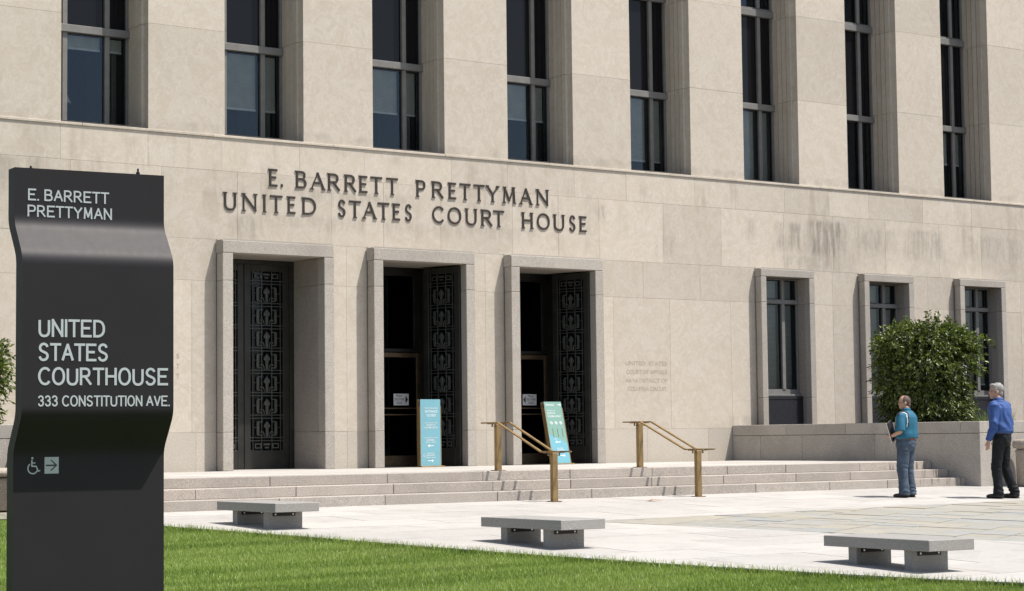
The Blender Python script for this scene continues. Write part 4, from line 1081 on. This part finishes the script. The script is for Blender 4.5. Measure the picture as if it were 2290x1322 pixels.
board('upright teal board reading entrance closed, standing in the middle doorway', 20.49, 31.17, .435, 1.225, .01, M['teal'],
      [('CONSTITUTION AVENUE', .09, 1.055, .29, .020), ('ENTRANCE', .10, .985, .27, .042), ('CLOSED', .135, .915, .20, .042), ('UNITED STATES COURTS', .09, .79, .28, .018), ('DISTRICT OF', .125, .745, .20, .028), ('COLUMBIA CIRCUIT', .07, .70, .31, .028),
       ('JOHN MARSHALL PARK', .075, .515, .29, .020), ('ENTRANCE', .135, .475, .17, .026), ('7:00 A.M. - 6:00 P.M.', .10, .44, .235, .018), ('3RD STREET', .14, .24, .155, .020), ('ENTRANCE', .13, .20, .17, .026), ('OPEN 24 HOURS', .11, .165, .21, .018)],
      [(.22, .385, -1), (.21, .115, 1)], (.07, .205))
def icons(t, at_, up):
    for u in (.10, .21, .32):
        m = MB(); ring = [at_(u+.026*math.cos(R(a__)), .805+.026*math.sin(R(a__)), .0135) for a__ in range(0, 375, 24)]
        m.tube(ring, .005, 5, False); m.tube([at_(u-.016, .815, .0135), at_(u+.014, .795, .0135)], .006, 5); m.tube([at_(u, .79, .0135), at_(u+.006, .822, .0135)], .004, 5)
        part('pictogram', m, M['white'], t, loc=(0, 0, 0))
        m = MB(); m.tube([at_(u+.01, .70, .013), at_(u+.01, .53, .013)], .006, 4); part('pole_mark', m, M['brass'], t, loc=(0, 0, 0))
board('teal and green board leaning back in the right doorway', 23.44, 31.10, .41, 1.225, .30, M['teal2'],
      [('Entrance', .04, 1.145, .19, .045), ('UNITED STATES COURTS', .04, 1.04, .20, .018), ('DISTRICT OF', .04, .98, .19, .034), ('COLUMBIA CIRCUIT', .04, .92, .31, .034), ('7:00 A.M.', .10, .485, .08, .018), ('3RD STREET', .14, .30, .15, .020), ('ENTRANCE', .14, .265, .17, .022)],
      [(.355, 1.165, .6), (.19, .435, -1), (.24, .17, 1)], None, icons)

# ------------------------------------------------------------------ fallen leaf
m = MB(); z_ = gz(0, 24.27)
m.add([(20.10, 24.27, z_+.004), (20.18, 24.20, z_+.03), (20.30, 24.24, z_+.008), (20.19, 24.33, z_+.035), (20.36, 24.21, z_+.012), (20.03, 24.28, z_+.006)], [(0, 1, 3), (1, 2, 3), (2, 4, 3), (5, 1, 0)])
n = NT('dry_leaf'); n.col((.42, .20, .12)); n.set(Roughness=.8)
tag(part('fallen_leaf', m, n.m, None), 'small curled reddish dry leaf lying on the pale paving', 'leaf')

# ------------------------------------------------------------------ people
def solid(name, mb, voxel, mat, parent, it=4, disp=None, mats=None, matfn=None):
    me = mb.mesh('tmp', None); ob = bpy.data.objects.new('tmp', me); COL.objects.link(ob)
    r_ = ob.modifiers.new('r', 'REMESH'); r_.mode = 'VOXEL'; r_.voxel_size = voxel; r_.use_smooth_shade = True
    s_ = ob.modifiers.new('s', 'SMOOTH'); s_.iterations = it; s_.factor = .5
    out = bpy.data.meshes.new_from_object(ob.evaluated_get(bpy.context.evaluated_depsgraph_get()))
    bpy.data.objects.remove(ob); bpy.data.meshes.remove(me)
    if disp:
        no = [v.normal.copy() for v in out.vertices]
        for v, q in zip(out.vertices, no): v.co += q*disp(v.co)
    out.materials.clear()
    for mm in [mat]+(mats or []): out.materials.append(mm)
    if matfn:
        for f in out.polygons: f.material_index = matfn(f.center)
    out.polygons.foreach_set('use_smooth', [True]*len(out.polygons)); out.name = name; out.update()
    return link(name, out, parent, loc=(0, 0, 0))
def loft(m, secs, n=28):
    """secs: (z, cx, cy, rx, ry)"""
    vs = []
    for z, cx, cy, rx, ry in secs:
        for k_ in range(n):
            a__ = 2*math.pi*k_/n; c_, s_ = math.cos(a__), math.sin(a__)
            vs.append((cx+rx*math.copysign(abs(c_)**.85, c_), cy+ry*math.copysign(abs(s_)**.85, s_), z))
    k2 = len(secs)
    m.add(vs, [(j*n+i, j*n+(i+1) % n, (j+1)*n+(i+1) % n, (j+1)*n+i) for j in range(k2-1) for i in range(n)]+[tuple(range(n))[::-1], tuple((k2-1)*n+i for i in range(n))])
def limb(m, pts, rad, n=16):
    # dense resampling, round joints
    for (p, a__), (q, b__) in zip(zip(pts, rad), zip(pts[1:], rad[1:])): m.tube([p, q], [a__, b__], n)
    for p, a__ in zip(pts, rad): m.ell(p, (a__*.99,)*3, nu=14, nv=8)
def folds(amp, sx_, sz_, seed, zr=None):
    def f(p):
        v = noise.noise(Vector((p.x*sx_+seed, p.y*sx_, p.z*sz_)))+.5*noise.noise(Vector((p.x*sx_*2.3, p.y*sx_*2.3+seed, p.z*sz_*2.1+p.x*4)))
        return amp*v
    return f
def hand(m, w, fwd, down, side, s=1.0, curl=.5):
    """palm + five fingers; w wrist point, fwd = direction fingers point, down = curl direction, side = thumb side"""
    w, fwd, down, side = Vector(w), Vector(fwd).normalized(), Vector(down).normalized(), Vector(side).normalized()
    limb(m, [w, w+fwd*.045*s, w+fwd*.085*s], [.026*s, .028*s, .030*s], 10)
    for i, ln in enumerate((.066, .076, .070, .054)):
        b0 = w+fwd*.082*s+side*(.027-.018*i)*s
        p1 = b0+(fwd*(1-curl*.4)+down*curl*.5).normalized()*ln*.45*s; p2 = p1+(fwd*(1-curl)+down*curl).normalized()*ln*.32*s; p3 = p2+(fwd*(.6-curl)+down*(curl+.3)).normalized()*ln*.28*s
        limb(m, [b0, p1, p2, p3], [.0095*s, .0090*s, .0082*s, .0070*s], 8)
    t0 = w+fwd*.030*s+side*.022*s; t1 = t0+(fwd*.6+side*.6+down*.3).normalized()*.035*s; t2 = t1+(fwd*.9+side*.05+down*.4).normalized()*.030*s
    limb(m, [t0, t1, t2], [.013*s, .011*s, .009*s], 8)
def head(m, cx, cy, cz, yw, s=1.0, chinup=0.0):
    Rz = Matrix.Rotation(yw, 3, 'Z')
    def P(x, y, z): v = Rz @ Vector((x, y, z)); return (cx+v.x*s, cy+v.y*s, cz+v.z*s)
    m.ell(P(0, -.008, .022), (.076*s, .098*s, .098*s), Rz, 24, 16)
    m.ell(P(0, .022, -.025), (.064*s, .072*s, .085*s), Rz, 20, 12)
    m.ell(P(0, .052, -.082), (.040*s, .036*s, .030*s), Rz)
    m.ell(P(0, .075, .018), (.052*s, .020*s, .012*s), Rz)
    m.ell(P(0, .096, -.022), (.012*s, .017*s, .012*s), Rz); m.tube([P(0, .083, .012), P(0, .102, -.020)], [.008*s, .011*s], 8)
    m.ell(P(0, .083, -.052), (.022*s, .010*s, .005*s), Rz); m.ell(P(0, .082, -.061), (.020*s, .010*s, .006*s), Rz)
    for sd in (-1, 1):
        m.ell(P(.034*sd, .050, -.024), (.024*s, .030*s, .022*s), Rz)
        m.ell(P(.076*sd, -.006, -.014), (.010*s, .021*s, .032*s), Rz)
    return P
def person(label, x, y, z, rz, H, o):
    t = thing('person', label, 'person', (x, y, z), rz)
    k_ = H/1.75
    def V(a__, b__, c__): return (a__*k_, b__*k_, c__*k_)
    lean = o.get('lean', 0)
    def sh(zz): return lean*max(0, zz-.9)          # upper body shift along y
    la, ra = o['larm'], o['rarm']; ll, rl = o['lleg'], o['rleg']
    m = MB()
    T = [(.84, .135, .10), (.92, .165, .118), (1.0, .160, .118), (1.08, .150, .110), (1.2, .158, .112), (1.32, .175, .115), (1.40, .172, .100), (1.45, .120, .080), (1.475, .065, .062), (1.56, .055, .060)]
    loft(m, [(z_*k_, 0, (sh(z_)+o.get('neck', 0)*max(0, (z_-1.42))/.14*.5)*k_, a__*k_, b__*k_) for z_, a__, b__ in T])
    for lg in (ll, rl): limb(m, [V(*p) for p in lg], [.088*k_, .058*k_, .040*k_])
    for am in (la, ra): limb(m, [V(*am[0]), V(*am[1]), V(*am[2])], [.052*k_, .041*k_, .028*k_])
    hc = o['head']; P = head(m, hc[0]*k_, hc[1]*k_, hc[2]*k_, o['hyaw'], k_*1.02)
    limb(m, [V(0, sh(1.5)*1+.0, 1.47), V(hc[0]*.5, hc[1]-.02, hc[2]-.09)], [.060*k_, .056*k_])
    for am, sd in ((la, -1), (ra, 1)):
        hand(m, V(*am[2]), am[3], am[4], am[5], k_*1.0, am[6])
    for lg in (ll, rl):
        ax_, ay_, az_ = lg[2]; m.ell(V(ax_, ay_+.05, .045), (.038*k_, .11*k_, .035*k_))
    solid('body', m, .0065, M['skin'], t, 3)
    # trousers
    m = MB(); tw = o.get('tw', 1.0)
    loft(m, [(z_*k_, 0, sh(z_)*k_, a__*k_, b__*k_) for z_, a__, b__ in [(.80, .13*tw, .115*tw), (.86, .165*tw, .130*tw), (.93, .178*tw, .136*tw), (1.0, .172*tw, .130*tw), (o.get('belt', 1.03), .166*tw, .126*tw)]])
    for lg in (ll, rl):
        h_, kn, an = [Vector(V(*p)) for p in lg]
        hem = Vector((an.x, an.y+.012, .055*k_)); 
        pts = [h_+Vector((0, 0, .02)), h_.lerp(kn, .5), kn, kn.lerp(hem, .5), hem+Vector((0, -.004, .04)), hem]
        rr_ = [.102*tw, .090*tw, .078*tw, .074*tw, .076*tw, .082*tw]
        m.tube(pts, [r__*k_ for r__ in rr_], 20)
    f1 = folds(.010, 6, 5, 3.1)
    def fd(p):
        zz = p.z/k_; e = 0
        for (zc_, am_) in ((.50, .0035), (.13, .0055), (.84, .0035)):
            e += am_*math.exp(-((zz-zc_)/.10)**2)*math.sin(zz*75+p.x*40+p.y*45+5*noise.noise(p*7))
        return e+f1(p)
    solid('trousers', m, .009, o['trousers'], t, 3, fd)
    # shoes
    for lg in (ll, rl):
        ax_, ay_, az_ = lg[2]; m = MB()
        fx = o.get('toe', 0)
        m.ell(V(ax_, ay_+.015, .045), (.046*k_, .085*k_, .050*k_)); m.ell(V(ax_+fx*.5, ay_+.115, .036), (.048*k_, .10*k_, .038*k_)); m.ell(V(ax_, ay_+.0, .075), (.045*k_, .06*k_, .045*k_))
        m.xf(lambda v: Vector((v.x, v.y, max(v.z, .002))))
        solid('shoe', m, .008, M['leather'], t, 3)
        m = MB(); m.ell(V(ax_+fx*.25, ay_+.065, .010), (.052*k_, .150*k_, .012*k_)); m.xf(lambda v: Vector((v.x, v.y, max(v.z, .0)))); part('sole', m, M['ink'], t, True, loc=(0, 0, 0))
    # shirt
    m = MB(); bz = o.get('belt', 1.03)
    loft(m, [(z_*k_, 0, sh(z_)*k_, a__*k_*o.get('sw', 1), b__*k_*o.get('sd', 1)) for z_, a__, b__ in [(bz-.035, .160, .122), (bz, .178, .140), (bz+.05, .186, .146), (1.16, .182, .140), (1.28, .192, .140), (1.37, .198, .132), (1.42, .180, .112), (1.455, .125, .090), (1.485, .078, .078)]])
    for am in (la, ra):
        a0, a1, a2 = Vector(V(*am[0])), Vector(V(*am[1])), Vector(V(*am[2]))
        if o['long']: m.tube([a0+Vector((0, 0, .01)), a0.lerp(a1, .5), a1, a1.lerp(a2, .5), a2-(a2-a1)*.02], [.082*k_, .070*k_, .060*k_, .052*k_, .040*k_], 18)
        else: m.tube([a0+Vector((0, 0, .01)), a0.lerp(a1, .5), a0.lerp(a1, .97)], [.082*k_, .078*k_, .080*k_], 18)
        m.ell(a0, (.080*k_, .080*k_, .072*k_))
    f2 = folds(.012, 5, 3, 9.0)
    def fs(p):
        zz = p.z/k_; e = f2(p)
        if o['long']: e += .013*math.sin(p.x*44+zz*20+5*noise.noise(p*4.5)+p.y*8)*(0.3+.9*max(0, noise.noise(p*3.1)+.3)) + .009*math.exp(-((zz-bz-.03)/.06)**2)*math.sin(p.x*60+p.y*55)
        else: e += .0085*math.sin(p.x*52+p.y*14+zz*5+4*noise.noise(p*4))*max(0, 1.42-zz)*1.7*(.5+noise.noise(p*3)) + .005*math.exp(-((zz-bz-.04)/.05)**2)*math.sin(p.x*70+p.y*50)
        if zz < bz+.02: e += .004
        return e
    solid('shirt', m, .008, o['shirt'], t, 3, fs, o.get('mats'), o.get('matfn') and (lambda c_: o['matfn'](c_/k_)))
    # collar
    m = MB(); n_ = 28; vs = []
    for j, (r0_, z_) in enumerate(((.074, 1.475), (.080, 1.50), (.072, 1.532), (.063, 1.534), (.060, 1.49))):
        for i in range(n_):
            a__ = 2*math.pi*i/n_; c_, s_ = math.cos(a__), math.sin(a__)
            vs.append(V(r0_*c_, sh(1.5)+r0_*.98*s_+.5*o.get('neck', 0)*(z_-1.42)/.1*.5, z_-.022*max(0, s_)))
    m.add(vs, [(j*n_+i, j*n_+(i+1) % n_, (j+1)*n_+(i+1) % n_, (j+1)*n_+i) for j in range(4) for i in range(n_)])
    part('collar', m, o['shirt'], t, True, loc=(0, 0, 0))
    m = MB(); vs = []
    for j, (dr, z_) in enumerate(((.004, bz-.045), (.006, bz-.045), (.006, bz-.010), (.002, bz-.010))):
        for i in range(40):
            a__ = 2*math.pi*i/40; c_, s_ = math.cos(a__), math.sin(a__); rx_, ry_ = .172*tw+dr, .132*tw+dr
            vs.append(V(rx_*math.copysign(abs(c_)**.85, c_), sh(bz)+ry_*math.copysign(abs(s_)**.85, s_), z_))
    m.add(vs, [(j*40+i, j*40+(i+1) % 40, (j+1)*40+(i+1) % 40, (j+1)*40+i) for j in range(3) for i in range(40)])
    part('belt', m, o['beltmat'], t, loc=(0, 0, 0))
    # hair
    Rz = Matrix.Rotation(o['hyaw'], 3, 'Z'); m = MB(); s = k_*1.02
    def Q(a__, b__, c__): return P(a__, b__, c__)
    if o['hair'] == 'grey':
        m.ell(Q(0, -.024, .040), (.081*s, .098*s, .092*s), Rz, 28, 18); m.ell(Q(0, .045, .090), (.058*s, .045*s, .030*s), Rz)
        m.ell(Q(0, -.055, -.030), (.066*s, .050*s, .060*s), Rz)
        for sd in (-1, 1): m.ell(Q(.066*sd, .012, .012), (.014*s, .022*s, .040*s), Rz)
        solid('hair', m, .006, M['hair_grey'], t, 2, folds(.006, 30, 14, 2))
    else:
        m.ell(Q(0, -.013, .0215), (.0795*s, .0935*s, .0990*s), Rz, 28, 18); m.ell(Q(0, -.060, -.040), (.060*s, .044*s, .050*s), Rz)
        for sd in (-1, 1): m.ell(Q(.068*sd, -.004, .012), (.012*s, .030*s, .030*s), Rz)
        solid('hair', m, .006, M['hair_dark'], t, 3)
    m = MB()
    for sd in (-1, 1):
        ring = [Q(.034*sd+.023*math.cos(R(a__)), .092-.006*abs(math.cos(R(a__))), .000+.016*math.sin(R(a__))) for a__ in range(0, 375, 30)]
        m.tube(ring, .0028*s, 5, False); m.tube([Q(.057*sd, .086, .004), Q(.080*sd, .060, .004), Q(.082*sd, .002, .002)], .0032*s, 5)
    m.tube([Q(-.011, .094, .003), Q(.011, .094, .003)], .0025*s, 5)
    part('glasses', m, M['glassframe'], t, True, loc=(0, 0, 0))
    return t, k_
M['glassframe'] = mat_plain('spectacle_frame', (.10, .10, .10), .3, .4, 0)
M['shirt_black'] = mat_plain('black_knit', (.015, .015, .017), .8, 0, 0)
M['piping'] = mat_plain('white_piping', (.65, .65, .66), .8, 0, 0)
def raglan(c):
    d = c.x+.172+.20*(1.40-c.z)*0
    if c.z > 1.20 and c.x < -.10:
        r_ = math.hypot(c.y*1.0-.0, (c.z-1.33)*1.0)
        e = c.x+.205-.55*max(0, c.z-1.38)
        if -.006 < e < .003: return 2
        if .003 <= e < .022+.10*max(0, c.z-1.33): return 1
    if c.z > 1.40 and c.y > -.02 and c.x < 0 and c.y < .035: return 1
    if c.x > .205 and c.z > 1.14 and -.0 < c.x-.205 < .012: return 2
    return 0
p1, k1 = person('man in a teal short sleeved polo shirt and blue jeans hugging a black folder', 24.57, 23.17, gz(0, 23.17), R(20), 1.64, dict(
    lean=-.03, neck=.02, head=(0, .012, 1.625), hyaw=R(30), trousers=M['denim'], shirt=M['teal_shirt'], mats=[M['shirt_black'], M['piping']], matfn=raglan, beltmat=M['belt'], long=False, hair='dark', sw=1.28, sd=1.24, tw=1.20, belt=1.03,
    lleg=[(-.095, 0, .90), (-.108, .03, .49), (-.122, -.01, .09)], rleg=[(.095, 0, .90), (.115, .02, .49), (.140, -.02, .09)], toe=-.03,
    larm=[(-.232, -.01, 1.39), (-.305, -.03, 1.125), (-.175, .20, 1.045), (.55, .80, .05), (.8, -.2, -.3), (0, .1, 1), .55],
    rarm=[(.232, -.01, 1.39), (.305, -.02, 1.13), (.15, .20, 1.06), (-.7, .6, .0), (-.4, -.3, -.3), (0, 0, 1), .55]))
p2, k2 = person('grey haired man in a long sleeved blue shirt and black trousers at the right edge', 25.77, 22.225, gz(0, 22.225), R(16), 1.85, dict(
    lean=.05, neck=.05, head=(-.0, .075, 1.625), hyaw=R(34), trousers=M['black_cloth'], shirt=M['blue_shirt'], beltmat=M['ink'], long=True, hair='grey', sw=1.10, sd=1.14, tw=1.0, belt=1.02,
    lleg=[(-.088, 0, .90), (-.085, .06, .49), (-.075, .03, .09)], rleg=[(.088, 0, .90), (.130, .02, .49), (.205, -.10, .09)], toe=-.01,
    larm=[(-.200, .02, 1.40), (-.262, -.01, 1.13), (-.255, .10, .875), (.0, .12, -1), (.5, .4, .1), (.1, 1, 0), .35],
    rarm=[(.200, .02, 1.40), (.262, -.02, 1.13), (.225, .16, .92), (-.1, .5, -.8), (-.5, .0, -.3), (0, .3, 1), .5]))
def attach_world(p, rz, v): c_, s_ = math.cos(rz), math.sin(rz); return Vector((p.location.x+c_*v[0]-s_*v[1], p.location.y+s_*v[0]+c_*v[1], p.location.z+v[2]))
# folder held against the chest
f = thing('folder', 'black folder with loose white papers held by the man in teal', 'folder', attach_world(p1, R(20), (-.075, .175, .93)), R(20)+R(38))
f.rotation_euler = (R(-10), R(-16), R(20)+R(8))
m = MB(); m.box(-.11, .11, -.016, .010, 0, .31, .004); part('cover', m, M['ink'], f, loc=(0, 0, 0))
m = MB(); m.box(-.100, .120, .0105, .022, -.035, .300); part('papers', m, M['paper'], f, loc=(0, 0, 0))
f = thing('paper_sheet', 'pale folded sheet held low by the grey haired man in blue', 'paper', attach_world(p2, R(16), (.27, .20, .73)), 0)
f.rotation_euler = (R(20), R(-28), R(-30))
m = MB(); m.box(-.05, .05, -.002, .002, 0, .22); part('sheet', m, M['paper'], f, loc=(0, 0, 0))
print('objects', len(bpy.data.objects))
